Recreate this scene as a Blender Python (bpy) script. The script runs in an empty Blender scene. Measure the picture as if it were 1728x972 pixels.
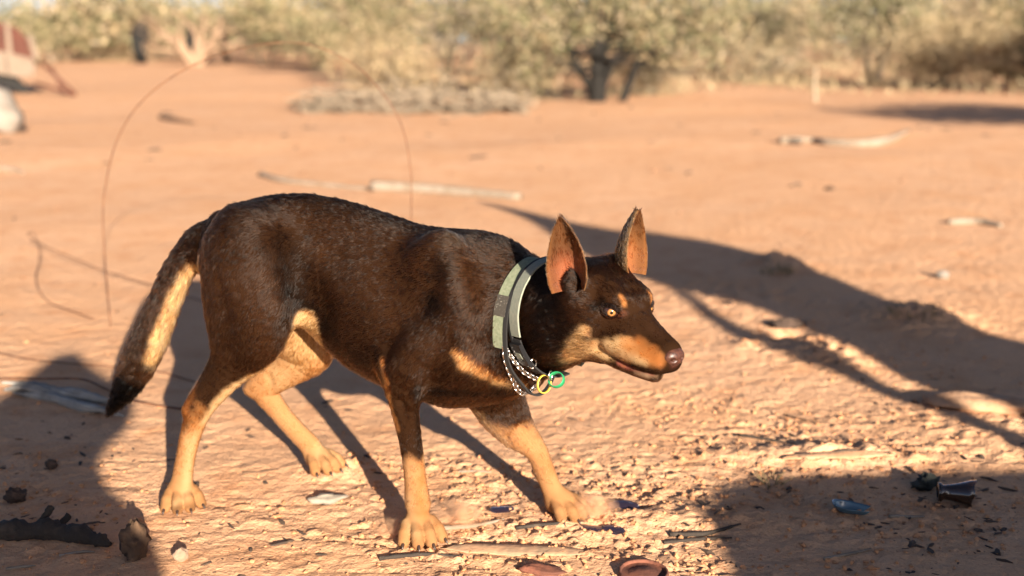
import bpy, math, random
import numpy as np
from mathutils import Vector, Matrix, Quaternion

# ------------------------------------------------------------------ camera, sky, sun, exposure
SC = bpy.context.scene
COL = SC.collection
FPX, CAMH, HORIZ = 1850.0, 0.75, 70.0          # focal length in px of a 1728 px wide frame, camera height, horizon row
PITCH = math.atan((486 - HORIZ) / FPX)
cam_d = bpy.data.cameras.new('camera')
cam = bpy.data.objects.new('camera', cam_d); COL.objects.link(cam)
cam.location = (0, 0, CAMH)
cam.rotation_euler = (math.pi / 2 - PITCH, 0, 0)
cam_d.sensor_width = 36.0
cam_d.lens = 36.0 * FPX / 1728.0
cam_d.clip_start = 0.02
cam_d.clip_end = 3000
cam_d.dof.use_dof = True
cam_d.dof.focus_distance = 1.56
cam_d.dof.aperture_fstop = 2.5
cam_d.dof.aperture_blades = 9
SC.camera = cam

SUN_EL = math.radians(15.6)
SUN_DX, SUN_DY = 0.385, -1.0                     # horizontal direction towards the sun
w = bpy.data.worlds.new('World'); SC.world = w; w.use_nodes = True
nt = w.node_tree
bg = nt.nodes['Background']
sky = nt.nodes.new('ShaderNodeTexSky'); sky.sky_type = 'NISHITA'; sky.sun_disc = False
sky.sun_elevation = SUN_EL
sky.sun_rotation = math.atan2(SUN_DX, SUN_DY)
sky.altitude = 100; sky.air_density = 0.40; sky.dust_density = 0.7; sky.ozone_density = 1.0
nt.links.new(sky.outputs[0], bg.inputs[0]); bg.inputs[1].default_value = 0.05
sl = bpy.data.lights.new('sun', 'SUN'); sun = bpy.data.objects.new('sun', sl); COL.objects.link(sun)
sl.energy = 5.0; sl.angle = math.radians(0.5); sl.color = (1.0, 0.88, 0.72)
_h = Vector((SUN_DX, SUN_DY, 0)).normalized()
SUNV = Vector((_h.x * math.cos(SUN_EL), _h.y * math.cos(SUN_EL), math.sin(SUN_EL)))   # towards the sun
sun.rotation_euler = (-SUNV).to_track_quat('-Z', 'Y').to_euler()
sun.location = SUNV * 60
vs = SC.view_settings
vs.view_transform = 'Standard'; vs.look = 'None'; vs.gamma = 1.0; vs.exposure = 1.86
SC.cycles.max_bounces = 8; SC.cycles.volume_bounces = 4
SC.cycles.use_denoising = True

# ------------------------------------------------------------------ helpers
def ray(px, py):
    x = (px - 864) / FPX; y = -(py - 486) / FPX
    return np.array([x, math.cos(PITCH) + y * math.sin(PITCH), -math.sin(PITCH) + y * math.cos(PITCH)])
CAMP = np.array([0, 0, CAMH])
def G(px, py, z=0.0):
    """the place on the ground (height z) that the photograph shows at a pixel"""
    r = ray(px, py); t = (z - CAMH) / r[2]
    return CAMP + r * t
def atY(px, py, Y):
    r = ray(px, py); return CAMP + r * (Y / r[1])

def hash01(ix, iy, iz, seed):
    n = (ix.astype(np.int64) * 374761393 + iy.astype(np.int64) * 668265263 + iz.astype(np.int64) * 2147483647 // 7 + seed * 1274126177) & 0x7fffffff
    n = ((n ^ (n >> 13)) * 1274126177) & 0x7fffffff
    n = ((n ^ (n >> 16)) * 60493) & 0x7fffffff
    return ((n ^ (n >> 11)) & 0xffff) / 65535.0
def vnoise2(x, y, seed=0):
    x = np.asarray(x, float); y = np.asarray(y, float)
    ix = np.floor(x); iy = np.floor(y); fx = x - ix; fy = y - iy
    fx = fx * fx * fx * (fx * (fx * 6 - 15) + 10); fy = fy * fy * fy * (fy * (fy * 6 - 15) + 10)
    z = np.zeros_like(ix)
    a = hash01(ix, iy, z, seed); b = hash01(ix + 1, iy, z, seed); c = hash01(ix, iy + 1, z, seed); d = hash01(ix + 1, iy + 1, z, seed)
    return (a * (1 - fx) + b * fx) * (1 - fy) + (c * (1 - fx) + d * fx) * fy - 0.5
def fbm2(x, y, seed=0, oct=4, gain=.5):
    s = 0; a = 1
    for i in range(oct):
        s = s + a * vnoise2(x * 2 ** i + 17.3 * i, y * 2 ** i - 9.1 * i, seed + i); a *= gain
    return s
def vnoise3(x, y, z, seed=0):
    ix, iy, iz = np.floor(x), np.floor(y), np.floor(z)
    fx, fy, fz = x - ix, y - iy, z - iz
    fx = fx * fx * (3 - 2 * fx); fy = fy * fy * (3 - 2 * fy); fz = fz * fz * (3 - 2 * fz)
    r = 0
    for dx in (0, 1):
        for dy in (0, 1):
            for dz in (0, 1):
                r = r + hash01(ix + dx, iy + dy, iz + dz, seed) * (fx if dx else 1 - fx) * (fy if dy else 1 - fy) * (fz if dz else 1 - fz)
    return r - 0.5
def sstep(a, b, x):
    t = np.clip((x - a) / (b - a), 0, 1); return t * t * (3 - 2 * t)

def new_mesh(name, V, F, smooth=True):
    me = bpy.data.meshes.new(name)
    V = np.asarray(V, np.float32)
    if isinstance(F, np.ndarray):
        n = F.shape[1]
        me.vertices.add(len(V)); me.vertices.foreach_set('co', V.ravel())
        me.loops.add(F.size); me.loops.foreach_set('vertex_index', F.astype(np.int32).ravel())
        me.polygons.add(len(F))
        me.polygons.foreach_set('loop_start', np.arange(0, F.size, n, dtype=np.int32))
        me.update(calc_edges=True)
    else:
        me.from_pydata([tuple(v) for v in V], [], F); me.update()
    me.polygons.foreach_set('use_smooth', np.full(len(me.polygons), smooth))
    return me
def obj(name, V, F, mat, parent=None, smooth=True, col=None):
    me = new_mesh(name, V, F, smooth)
    if mat is not None: me.materials.append(mat)
    if col is not None:
        a = me.color_attributes.new('col', 'FLOAT_COLOR', 'POINT')
        c = np.ones((len(V), 4), np.float32); c[:, :3] = col; a.data.foreach_set('color', c.ravel())
    o = bpy.data.objects.new(name, me); COL.objects.link(o)
    if parent is not None: o.parent = parent
    return o
def tag(o, label=None, cat=None, group=None, kind=None):
    if label: o['label'] = label
    if cat: o['category'] = cat
    if group: o['group'] = group
    if kind: o['kind'] = kind
    return o
def empty(name, loc, rz=0.0):
    o = bpy.data.objects.new(name, None); COL.objects.link(o)
    o.location = Vector(loc); o.rotation_euler = (0, 0, rz); o.empty_display_size = .1
    return o

class MB:
    """collects shapes that belong to one part"""
    def __init__(s): s.V = []; s.F = []; s.n = 0; s.C = []
    def add(s, V, F, c=None):
        V = np.asarray(V, float)
        s.V.append(V); s.F += [tuple(i + s.n for i in f) for f in F]; s.n += len(V)
        if c is not None: s.C.append(np.tile(np.asarray(c, float), (len(V), 1)))
    def tube(s, pts, rad, n=8, c=None, cap=True, wob=0.0, seed=0):
        pts = np.asarray(pts, float); m = len(pts)
        rad = np.full(m, rad) if np.isscalar(rad) else np.asarray(rad, float)
        T = np.gradient(pts, axis=0); T /= np.linalg.norm(T, axis=1)[:, None] + 1e-12
        up = np.array([0, 0, 1.0]) if abs(T[0][2]) < .9 else np.array([1.0, 0, 0])
        V = []; a = np.arange(n) * 2 * math.pi / n
        N = np.cross(T[0], up); N /= np.linalg.norm(N)
        rg = np.random.default_rng(seed)
        for i in range(m):
            N = N - T[i] * (N @ T[i]); N /= np.linalg.norm(N) + 1e-12
            B = np.cross(T[i], N)
            rr = rad[i] * (1 + wob * (rg.random(n) - .5)) if wob else np.full(n, rad[i])
            V.append(pts[i] + rr[:, None] * (np.cos(a)[:, None] * N + np.sin(a)[:, None] * B))
        V = np.concatenate(V)
        F = [(i * n + j, i * n + (j + 1) % n, (i + 1) * n + (j + 1) % n, (i + 1) * n + j) for i in range(m - 1) for j in range(n)]
        if cap:
            F.append(tuple(range(n - 1, -1, -1))); F.append(tuple((m - 1) * n + j for j in range(n)))
        s.add(V, F, c)
    def build(s, name, mat, parent=None, smooth=True):
        V = np.concatenate(s.V) if s.V else np.zeros((0, 3))
        return obj(name, V, s.F, mat, parent, smooth, np.concatenate(s.C) if s.C else None)

def crom(P, n):
    """Catmull-Rom resample of rows P into n rows"""
    P = np.asarray(P, float); m = len(P)
    Q = np.vstack([2 * P[0] - P[1], P, 2 * P[-1] - P[-2]])
    t = np.linspace(0, m - 1, n); i = np.minimum(t.astype(int), m - 2); u = (t - i)[:, None]
    a, b, c, d = Q[i], Q[i + 1], Q[i + 2], Q[i + 3]
    return .5 * (2 * b + (c - a) * u + (2 * a - 5 * b + 4 * c - d) * u * u + (3 * b - a - 3 * c + d) * u ** 3)

# ------------------------------------------------------------------ materials
def mat(name, color=(.5, .5, .5), rough=.7, metal=0.0, spec=.4, attr=False, noise=None, bump=None, coat=0.0, trans=0.0, sheen=0.0):
    """noise = (scale, second colour, low, high) mixes in a second colour; bump = (scale, strength, distance)"""
    m = bpy.data.materials.new(name); m.use_nodes = True
    t = m.node_tree; b = t.nodes['Principled BSDF']
    b.inputs['Roughness'].default_value = rough; b.inputs['Metallic'].default_value = metal
    b.inputs['Specular IOR Level'].default_value = spec
    b.inputs['Coat Weight'].default_value = coat
    b.inputs['Transmission Weight'].default_value = trans
    b.inputs['Sheen Weight'].default_value = sheen
    tc = t.nodes.new('ShaderNodeTexCoord')
    src = None
    if attr:
        a = t.nodes.new('ShaderNodeAttribute'); a.attribute_name = 'col'; src = a.outputs['Color']
    if noise:
        nz = t.nodes.new('ShaderNodeTexNoise'); nz.inputs['Scale'].default_value = noise[0]; nz.inputs['Detail'].default_value = 6
        t.links.new(tc.outputs['Object'], nz.inputs['Vector'])
        mr = t.nodes.new('ShaderNodeMapRange'); mr.inputs[1].default_value = noise[2]; mr.inputs[2].default_value = noise[3]
        t.links.new(nz.outputs['Fac'], mr.inputs[0])
        mx = t.nodes.new('ShaderNodeMix'); mx.data_type = 'RGBA'
        mx.inputs['A'].default_value = (*color, 1); mx.inputs['B'].default_value = (*noise[1], 1)
        if src is not None: t.links.new(src, mx.inputs['A'])
        t.links.new(mr.outputs[0], mx.inputs['Factor']); src = mx.outputs['Result']
    if src is None: b.inputs['Base Color'].default_value = (*color, 1)
    else: t.links.new(src, b.inputs['Base Color'])
    if bump:
        nb = t.nodes.new('ShaderNodeTexNoise'); nb.inputs['Scale'].default_value = bump[0]; nb.inputs['Detail'].default_value = 6
        t.links.new(tc.outputs['Object'], nb.inputs['Vector'])
        bp = t.nodes.new('ShaderNodeBump'); bp.inputs['Strength'].default_value = bump[1]; bp.inputs['Distance'].default_value = bump[2]
        t.links.new(nb.outputs['Fac'], bp.inputs['Height']); t.links.new(bp.outputs[0], b.inputs['Normal'])
    return m
# ------------------------------------------------------------------ the ground
GSEED = 5
def rough_mask(x, y):
    """where the crust is broken into crumbs: trampled ground in front, round the mounds, in the shade at the right"""
    m = np.zeros_like(x)
    for (px, py, sx, sy, a) in ROUGH:
        g = G(px, py)
        m = np.maximum(m, a * np.exp(-(((x - g[0]) / sx) ** 2 + ((y - g[1]) / sy) ** 2)))
    n = fbm2(x * 3.1, y * 5.5, 40, 3)
    return np.clip(m * (1 + 1.6 * n), 0, 1)
ROUGH = [(1000, 820, .34, .16, 1.0), (900, 920, .42, .12, 1.0), (1350, 760, .35, .22, 1.0), (1560, 770, .3, .2, .9), (1500, 860, .5, .25, .8),
         (600, 790, .10, .10, .9), (500, 850, .28, .06, .55), (400, 870, .2, .08, .35), (760, 760, .14, .2, .7), (1150, 700, .25, .28, .6), (1400, 590, .28, .3, .75),
         (1310, 445, .18, .3, .5), (1545, 535, .3, .3, .5), (70, 830, .4, .3, .5), (120, 940, .4, .1, .6), (1640, 690, .25, .2, .5), (640, 950, .5, .05, .7), (1000, 955, .6, .06, .9)]
MOUNDS = [(1385, 600, .13, .13, .022), (1270, 588, .06, .05, .012), (1311, 447, .09, .12, .035), (1545, 537, .14, .14, .03), (1230, 500, .3, .3, .012),
          (1640, 720, .2, .12, .010), (1400, 775, .2, .06, .02), (560, 790, .05, .05, .012), (1700, 760, .1, .08, .008), (1190, 880, .2, .05, .012)]
def ground_z(x, y):
    x = np.asarray(x, float); y = np.asarray(y, float)
    r = np.sqrt(x * x + y * y)
    far = sstep(3, 9, r)
    z = fbm2(x * .35, y * .35, 3, 3) * .06 * far + fbm2(x * 1.1, y * 1.1, 9, 3) * .007 * (.3 + .7 * sstep(2.2, 4.5, r))
    near = 1 - sstep(5, 9, r)
    z = z + near * fbm2(x * 4.2, y * 6.5, 21, 3) * .0038
    m = rough_mask(x, y)
    # crumbly crust: ridged lumps, and long shallow drag marks that run across the view
    lump = sstep(.2, .5, fbm2(x * 48, y * 62, 61, 3))
    z = z + near * m * (lump * .0055)
    z = z + near * fbm2(x * 75, y * 80, 33, 2) * (.0008 + .0022 * m)
    streak = np.abs(fbm2(x * 3.2 + y * 1.2, y * 34, 71, 3))
    z = z - near * (.2 + .8 * m) * .0045 * (1 - sstep(.0, .08, streak)) * sstep(-.1, .2, fbm2(x * 2, y * 3, 77, 2))
    for (px, py, sx, sy, h) in MOUNDS:
        g = G(px, py)
        z = z + h * np.exp(-(((x - g[0]) / sx) ** 2 + ((y - g[1]) / sy) ** 2)) * (1 + .8 * fbm2(x * 38, y * 40, 5, 3))
    g = G(1325, 566); z = z - .03 * np.exp(-(((x - g[0]) / .055) ** 2 + ((y - g[1]) / .04) ** 2))
    return z

def axis(lo, hi, step, out, grow, far):
    a = list(np.arange(lo, hi, step))
    s = step; v = a[-1]; up = []
    while v < far:
        s *= grow; v += s; up.append(v)
    s = step; v = lo; dn = []
    while v > out:
        s *= grow; v -= s; dn.append(v)
    return np.array(dn[::-1] + a + up)
gx = axis(-1.35, 1.5, .006, -900, 1.055, 900)
gy = axis(1.30, 2.9, .006, -300, 1.035, 1500)
XX, YY = np.meshgrid(gx, gy)
ZZ = ground_z(XX, YY)
gi = np.arange(XX.size).reshape(XX.shape)
GF = np.stack([gi[:-1, :-1], gi[:-1, 1:], gi[1:, 1:], gi[1:, :-1]], -1).reshape(-1, 4)

gm = bpy.data.materials.new('red_sand'); gm.use_nodes = True
t = gm.node_tree; b = t.nodes['Principled BSDF']; b.inputs['Roughness'].default_value = .95; b.inputs['Specular IOR Level'].default_value = .15
tc = t.nodes.new('ShaderNodeTexCoord')
def nz(scale, detail=5, rough=.6):
    n = t.nodes.new('ShaderNodeTexNoise'); n.inputs['Scale'].default_value = scale; n.inputs['Detail'].default_value = detail; n.inputs['Roughness'].default_value = rough
    t.links.new(tc.outputs['Object'], n.inputs['Vector']); return n
def ramp(inp, lo, hi):
    m = t.nodes.new('ShaderNodeMapRange'); m.inputs[1].default_value = lo; m.inputs[2].default_value = hi; t.links.new(inp, m.inputs[0]); return m.outputs[0]
def mix(f, a, bb):
    m = t.nodes.new('ShaderNodeMix'); m.data_type = 'RGBA'
    for k, v in (('A', a), ('B', bb)):
        if isinstance(v, tuple): m.inputs[k].default_value = (*v, 1)
        else: t.links.new(v, m.inputs[k])
    if isinstance(f, float): m.inputs['Factor'].default_value = f
    else: t.links.new(f, m.inputs['Factor'])
    return m.outputs['Result']
SAND_A, SAND_B, SAND_C = (.58, .325, .180), (.61, .355, .210), (.55, .285, .140)
c = mix(ramp(nz(.55).outputs['Fac'], .35, .65), SAND_A, SAND_B)
c = mix(ramp(nz(2.6).outputs['Fac'], .45, .8), c, SAND_C)
c = mix(ramp(nz(7.5).outputs['Fac'], .52, .72), c, (.50, .245, .12))
c = mix(ramp(nz(160, 3).outputs['Fac'], .58, .75), c, (.36, .18, .095))
c = mix(ramp(nz(420, 2).outputs['Fac'], .66, .75), c, (.66, .45, .30))
t.links.new(c, b.inputs['Base Color'])
bp1 = t.nodes.new('ShaderNodeBump'); bp1.inputs['Strength'].default_value = .7; bp1.inputs['Distance'].default_value = .004
t.links.new(nz(190, 5, .7).outputs['Fac'], bp1.inputs['Height'])
bp2 = t.nodes.new('ShaderNodeBump'); bp2.inputs['Strength'].default_value = .6; bp2.inputs['Distance'].default_value = .02
t.links.new(nz(26, 4).outputs['Fac'], bp2.inputs['Height']); t.links.new(bp1.outputs[0], bp2.inputs['Normal'])
t.links.new(bp2.outputs[0], b.inputs['Normal'])
ground = obj('ground', np.stack([XX, YY, ZZ], -1).reshape(-1, 3), GF, gm)
tag(ground, 'orange red desert sand with crumbly crust and drag marks', 'ground', kind='structure')
# ------------------------------------------------------------------ unseen timber shapes added behind the viewer to throw the long shadows
HN = math.hypot(SUN_DX, SUN_DY)
def caster(px, py, Yp):
    """place in the upright plane Y = Yp that shades the ground seen at a pixel"""
    g = G(px, py); t = g[1] - Yp
    return np.array([g[0] + SUN_DX / -SUN_DY * t, Yp, math.tan(SUN_EL) * HN * t])
caster_wood = mat('caster_wood', (.26, .20, .15), .9, noise=(9, (.14, .10, .075), .35, .7), bump=(40, .8, .01))
def limb(mb, L, R, Yp, ext=None, n=26, seed=0):
    A = np.array([caster(x, y, Yp) for x, y in L]); B = np.array([caster(x, y, Yp) for x, y in R])
    A = crom(A, n); B = crom(B, n); c = (A + B) / 2; d_ = np.gradient(c, axis=0); d_ /= np.linalg.norm(d_, axis=1)[:, None]
    w_ = B - A; w_ -= d_ * (w_ * d_).sum(1)[:, None]; r = np.linalg.norm(w_, axis=1) / 2
    if ext is not None:
        c = np.vstack([c, ext[0]]); r = np.r_[r, ext[1]]
    mb.tube(c, np.maximum(r, .006), 16, wob=.10, seed=seed)
def stump(mb, rows, Yp, depth, seed=0, nz=18, sq=1.0):
    """rows of (z, left x, right x): an upright trunk shape made to cast a shadow"""
    rows = np.array(rows, float); zz = np.linspace(rows[0, 0], rows[-1, 0], nz); l = np.interp(zz, rows[:, 0], rows[:, 1]); r = np.interp(zz, rows[:, 0], rows[:, 2])
    n = 28; V = []; rg_ = np.random.default_rng(seed); a = np.arange(n) * 2 * math.pi / n
    flute = 1 + .05 * np.sin(a * 5 + seed) + .03 * np.sin(a * 9)
    for i in range(nz):
        cx, hw_ = (l[i] + r[i]) / 2, (r[i] - l[i]) / 2
        V.append(np.stack([cx + hw_ * np.sign(np.cos(a)) * np.abs(np.cos(a)) ** sq, Yp + min(depth / 2, hw_ * 1.2) * np.sin(a) * flute, zz[i] + (.02 * rg_.random(n) if i == nz - 1 else np.zeros(n))], 1))
    F = [(i * n + j, i * n + (j + 1) % n, (i + 1) * n + (j + 1) % n, (i + 1) * n + j) for i in range(nz - 1) for j in range(n)]
    F += [tuple((nz - 1) * n + j for j in range(n)), tuple(range(n - 1, -1, -1))]
    mb.add(np.concatenate(V), F)
YP = -1.2
mb = MB()
Rr = [(132, 608), (150, 632), (180, 655), (222, 690), (208, 730), (152, 776), (156, 830), (176, 890), (250, 972)]
Ll = [(96, 606), (55, 625), (18, 660), (-40, 700), (-90, 740), (-150, 790), (-200, 840), (-250, 900), (-260, 972)]
rows = [(caster(*b_, YP)[2] * .5 + caster(*a_, YP)[2] * .5, caster(*b_, YP)[0], caster(*a_, YP)[0]) for a_, b_ in zip(Rr, Ll)][::-1]
lw = rows[0]
rows = [(-.1, lw[1] - .18, lw[2] + .2), (.3, lw[1] - .05, lw[2] + .1)] + rows
stump(mb, rows, YP, .55, 3, 40)
o = mb.build('shadow_caster', caster_wood)  # added solid standing in for the crouching viewer, shaped from its shadow
tag(o, 'unseen solid added behind the viewer to cast the shadow beside the tail', 'shadow caster')
dt_ = empty('dead_tree', (2.2, YP, 0)); tag(dt_, 'unseen dead tree added behind the viewer, shaped to cast the long shadow past the nose', 'tree')  # added out of view, its form fitted back from the wanted shadow
def local(mb, e):
    L_ = np.array(e.location); mb.V = [v - L_ for v in mb.V]; return mb
mb = MB()
SH = np.array([-.12, 0, 0]); e0 = caster(1195, 800, YP) + SH; e1 = caster(1280, 972, YP) + SH; e2 = caster(1728, 630, YP)
stump(mb, [(-.1, e1[0] - .25, 3.35), (.5, e1[0] - .08, 3.15), (e1[2] - .06, e1[0], 3.05), (e0[2] - .09, e0[0] - .03, 2.95), (e0[2] - .05, e0[0] + .01, 2.9)], YP, .36, 8, 24, .4)
local(mb, dt_).build('trunk', caster_wood, dt_)
mb = MB()
limb(mb, [(808, 343), (900, 374), (1000, 428), (1090, 470), (1150, 488), (1290, 530), (1400, 543), (1500, 606), (1560, 648), (1640, 668), (1728, 690)],
     [(812, 341), (900, 360), (1000, 378), (1090, 397), (1200, 415), (1330, 442), (1400, 484), (1480, 513), (1560, 530), (1640, 553), (1728, 570)], YP,
     (np.array([[e2[0] + .06, YP, e2[2] - .12], [e2[0] + .1, YP, .8]]), [.24, .3]), seed=2)
local(mb, dt_).build('limb', caster_wood, dt_)
mb = MB()
limb(mb, [(1060, 440), (1150, 513), (1230, 566), (1290, 598), (1380, 622), (1480, 664), (1560, 692), (1650, 737), (1728, 768)],
     [(1100, 440), (1165, 503), (1270, 562), (1340, 574), (1410, 608), (1500, 652), (1590, 684), (1670, 718), (1728, 742)], YP,
     (np.array([[caster(1728, 755, YP)[0] + .05, YP, caster(1728, 755, YP)[2] - .12]]), [.05]), seed=5)
local(mb, dt_).build('limb', caster_wood, dt_)
# ------------------------------------------------------------------ the dog: one continuous body grown from a distance field
PSI = math.radians(18)
DO = np.array([-.30, 1.70, 0.0])
DF = np.array([math.cos(PSI), -math.sin(PSI), 0]); DL = np.array([math.sin(PSI), math.cos(PSI), 0])
def P(px, py, l=0.0):
    """photograph pixel -> the dog's own frame (forward, far side, up) at lateral offset l; and the metres per pixel there"""
    r = ray(px, py); t = (l - (CAMP - DO) @ DL) / (r @ DL); q = CAMP + r * t - DO
    return np.array([q @ DF, q @ DL, q[2]]), t / FPX
def PR(rows):
    """rows of (px, py, l, radius in px) -> (s, l, z, r) in metres"""
    out = []
    for px, py, l, r in rows:
        p, k = P(px, py, l); out.append([*p, r * k])
    return np.array(out)
def toD(wp):
    q = np.asarray(wp) - DO; return np.array([q @ DF, q @ DL, q[2]])

VOX = .0026
LO = np.array([-.56, -.26, -.012]); HI = np.array([.66, .17, .56])
NG = np.ceil((HI - LO) / VOX).astype(int) + 1
AX = [LO[i] + VOX * np.arange(NG[i]) for i in range(3)]
D = np.full(NG, 1.0, np.float32)
def sub(lo, hi, m):
    i0 = np.clip(np.floor((np.asarray(lo) - m - LO) / VOX).astype(int), 0, NG); i1 = np.clip(np.ceil((np.asarray(hi) + m - LO) / VOX).astype(int) + 1, 0, NG)
    sl = tuple(slice(a, b) for a, b in zip(i0, i1))
    X = [AX[i][sl[i]].astype(np.float32) for i in range(3)]
    return sl, X[0][:, None, None], X[1][None, :, None], X[2][None, None, :]
def smin(a, b, k):
    if k <= 0: return np.minimum(a, b)
    h = np.maximum(k - np.abs(a - b), 0) / k
    return np.minimum(a, b) - h * h * k * .25
def smax(a, b, k): return -smin(-a, -b, k)
def caps(X, Y, Z, Q, fl):
    d = None
    sc = np.array([1 / fl[0], 1 / fl[1], 1 / fl[2]]); mn = min(fl)
    X, Y, Z = X * sc[0], Y * sc[1], Z * sc[2]
    for a, b in zip(Q[:-1], Q[1:]):
        A = a[:3] * sc; B = b[:3] * sc; ab = B - A; L = ab @ ab + 1e-12
        h = np.clip(((X - A[0]) * ab[0] + (Y - A[1]) * ab[1] + (Z - A[2]) * ab[2]) / L, 0, 1)
        e = np.sqrt((X - A[0] - h * ab[0]) ** 2 + (Y - A[1] - h * ab[1]) ** 2 + (Z - A[2] - h * ab[2]) ** 2) - (a[3] + (b[3] - a[3]) * h)
        d = e if d is None else np.minimum(d, e)
    return d * mn
def chain(Q, k=.02, n=0, fl=(1, 1, 1), carve=False):
    Q = np.asarray(Q, float)
    if n: Q = crom(Q, n)
    rm = Q[:, 3].max() * max(fl)
    sl, X, Y, Z = sub(Q[:, :3].min(0) - rm, Q[:, :3].max(0) + rm, .012 + k)
    d = caps(X, Y, Z, Q, fl).astype(np.float32)
    D[sl] = smax(D[sl], -d, k) if carve else smin(D[sl], d, k)
def ell(c, r, k=.01, R=None, carve=False):
    """ellipsoid with radii r along the columns of R"""
    c = np.asarray(c, float); r = np.asarray(r, float); rm = r.max()
    sl, X, Y, Z = sub(c - rm, c + rm, .012 + k)
    X, Y, Z = X - c[0], Y - c[1], Z - c[2]
    if R is None: u, v, w_ = X, Y, Z
    else: u, v, w_ = [X * R[0, i] + Y * R[1, i] + Z * R[2, i] for i in range(3)]
    k0 = np.sqrt((u / r[0]) ** 2 + (v / r[1]) ** 2 + (w_ / r[2]) ** 2)
    k1 = np.sqrt((u / r[0] ** 2) ** 2 + (v / r[1] ** 2) ** 2 + (w_ / r[2] ** 2) ** 2) + 1e-9
    d = (k0 * (k0 - 1) / k1).astype(np.float32)
    D[sl] = smax(D[sl], -d, k) if carve else smin(D[sl], d, k)

# trunk: sections along the spine (column, top row, bottom row, half width)
TS = [(352, 392, 470, .034), (368, 366, 485, .058), (400, 345, 495, .076), (450, 331, 506, .084), (490, 328, 524, .080), (520, 328, 550, .079), (545, 332, 577, .080), (575, 338, 603, .086), (605, 346, 624, .093), (660, 365, 650, .103),
      (720, 384, 668, .106), (780, 396, 672, .102), (830, 406, 662, .092), (870, 426, 642, .076), (895, 460, 610, .054)]
rows = []
for px, yt, yb, hw in TS:
    a, _ = P(px, yt); b_, _ = P(px, yb); rows.append([a[0], a[2], b_[2], hw])
TS = crom(np.array(rows), 60)
sl, X, Y, Z = sub((TS[0, 0], -.13, .15), (TS[-1, 0], .13, .54), .02)
s1 = X[:, 0, 0]
zt = np.interp(s1, TS[:, 0], TS[:, 1])[:, None, None]; zb = np.interp(s1, TS[:, 0], TS[:, 2])[:, None, None]; hw = np.interp(s1, TS[:, 0], TS[:, 3])[:, None, None]
cz = (zt + zb) / 2; hz = (zt - zb) / 2; tt = (Z - cz) / hz
we = hw * (1 - .16 * np.clip(tt, -1, 1) - .10 * np.clip(tt, -1, 1) ** 2)
rr = np.sqrt((Y / we) ** 2 + tt ** 2)
d = (rr - 1) * np.minimum(we, hz)
over = np.maximum(np.maximum(TS[0, 0] - X, X - TS[-1, 0]), 0)
D[sl] = np.sqrt(np.maximum(d, 0) ** 2 + over ** 2) + np.minimum(d, 0)

# neck
chain(PR([(800, 532, -.005, 108), (850, 538, -.012, 100), (900, 540, -.030, 94), (945, 530, -.060, 86), (985, 520, -.078, 68)]), .05, 14, fl=(1, .76, 1))
# shoulder blades and breast
for sgn in (-1, 1):
    chain(PR([(735, 445, .068 * sgn, 36), (775, 520, .078 * sgn, 50), (790, 590, .072 * sgn, 46)]), .05, 8, fl=(1, .7, 1))
chain(PR([(760, 620, -.03, 52), (840, 625, -.02, 40), (880, 628, -.02, 26)]), .04, 8)
chain(PR([(760, 620, .03, 52), (840, 625, .03, 40), (880, 628, .02, 24)]), .04, 8)

# legs
NHIND = PR([(425, 430, -.055, 84), (425, 500, -.066, 84), (415, 562, -.074, 62), (390, 618, -.080, 40), (357, 664, -.082, 27), (334, 698, -.082, 24), (320, 740, -.081, 20.5), (311, 785, -.080, 19.5), (306, 822, -.080, 23)])
FHIND = PR([(455, 470, .050, 80), (500, 545, .066, 64), (522, 590, .072, 42), (486, 622, .076, 36), (446, 652, .080, 29), (468, 690, .084, 22), (498, 725, .090, 20.5), (524, 752, .095, 22)])
FSL = np.array([1, 1, 1, .93])
NFORE = PR([(775, 570, -.076, 54), (715, 588, -.090, 52), (683, 632, -.094, 40), (683, 687, -.087, 29), (690, 729, -.078, 24), (697, 772, -.076, 22), (701, 812, -.074, 22), (705, 850, -.073, 26)])
FFORE = PR([(820, 625, .062, 50), (842, 680, .066, 46), (868, 722, .070, 34), (902, 757, .073, 24), (918, 792, .075, 20.5), (930, 822, .076, 20.5), (943, 845, .077, 25)])
for Q_ in (NHIND, FHIND, NFORE, FFORE): Q_[3:, 3] *= .87
chain(NHIND, .024, 26, fl=(1, .72, 1)); chain(FHIND, .03, 26, fl=(1, .72, 1))
chain(NFORE, .018, 24, fl=(1, .8, 1)); chain(FFORE, .03, 24, fl=(1, .8, 1))
# heel bones, elbows, flank folds
chain(PR([(322, 690, -.082, 13), (345, 648, -.081, 10), (372, 600, -.076, 12)]), .012, 6)
chain(PR([(424, 655, .080, 13), (455, 622, .076, 12)]), .012, 4)
chain(PR([(655, 612, -.086, 16), (672, 628, -.086, 22)]), .015, 4)
chain(PR([(912, 805, .075, 5), (900, 795, .080, 4)]), .006, 3)


# hollows: flank in front of the thigh, behind the upper arm, along the hamstring
chain(PR([(466, 395, -.112, 14), (488, 460, -.114, 28), (514, 525, -.106, 32)]), .035, 8, carve=True)
chain(PR([(650, 592, -.122, 13), (688, 550, -.127, 17), (716, 505, -.128, 17), (735, 455, -.122, 12)]), .026, 8, carve=True)
chain(PR([(368, 480, -.130, 11), (382, 545, -.133, 12), (385, 590, -.124, 8)]), .026, 8, carve=True)
chain(PR([(748, 580, -.134, 11), (734, 620, -.130, 12), (724, 655, -.115, 10)]), .024, 8, carve=True)
chain(PR([(806, 470, -.122, 10), (815, 530, -.126, 14), (812, 580, -.12, 12)]), .03, 8, carve=True)
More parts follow.
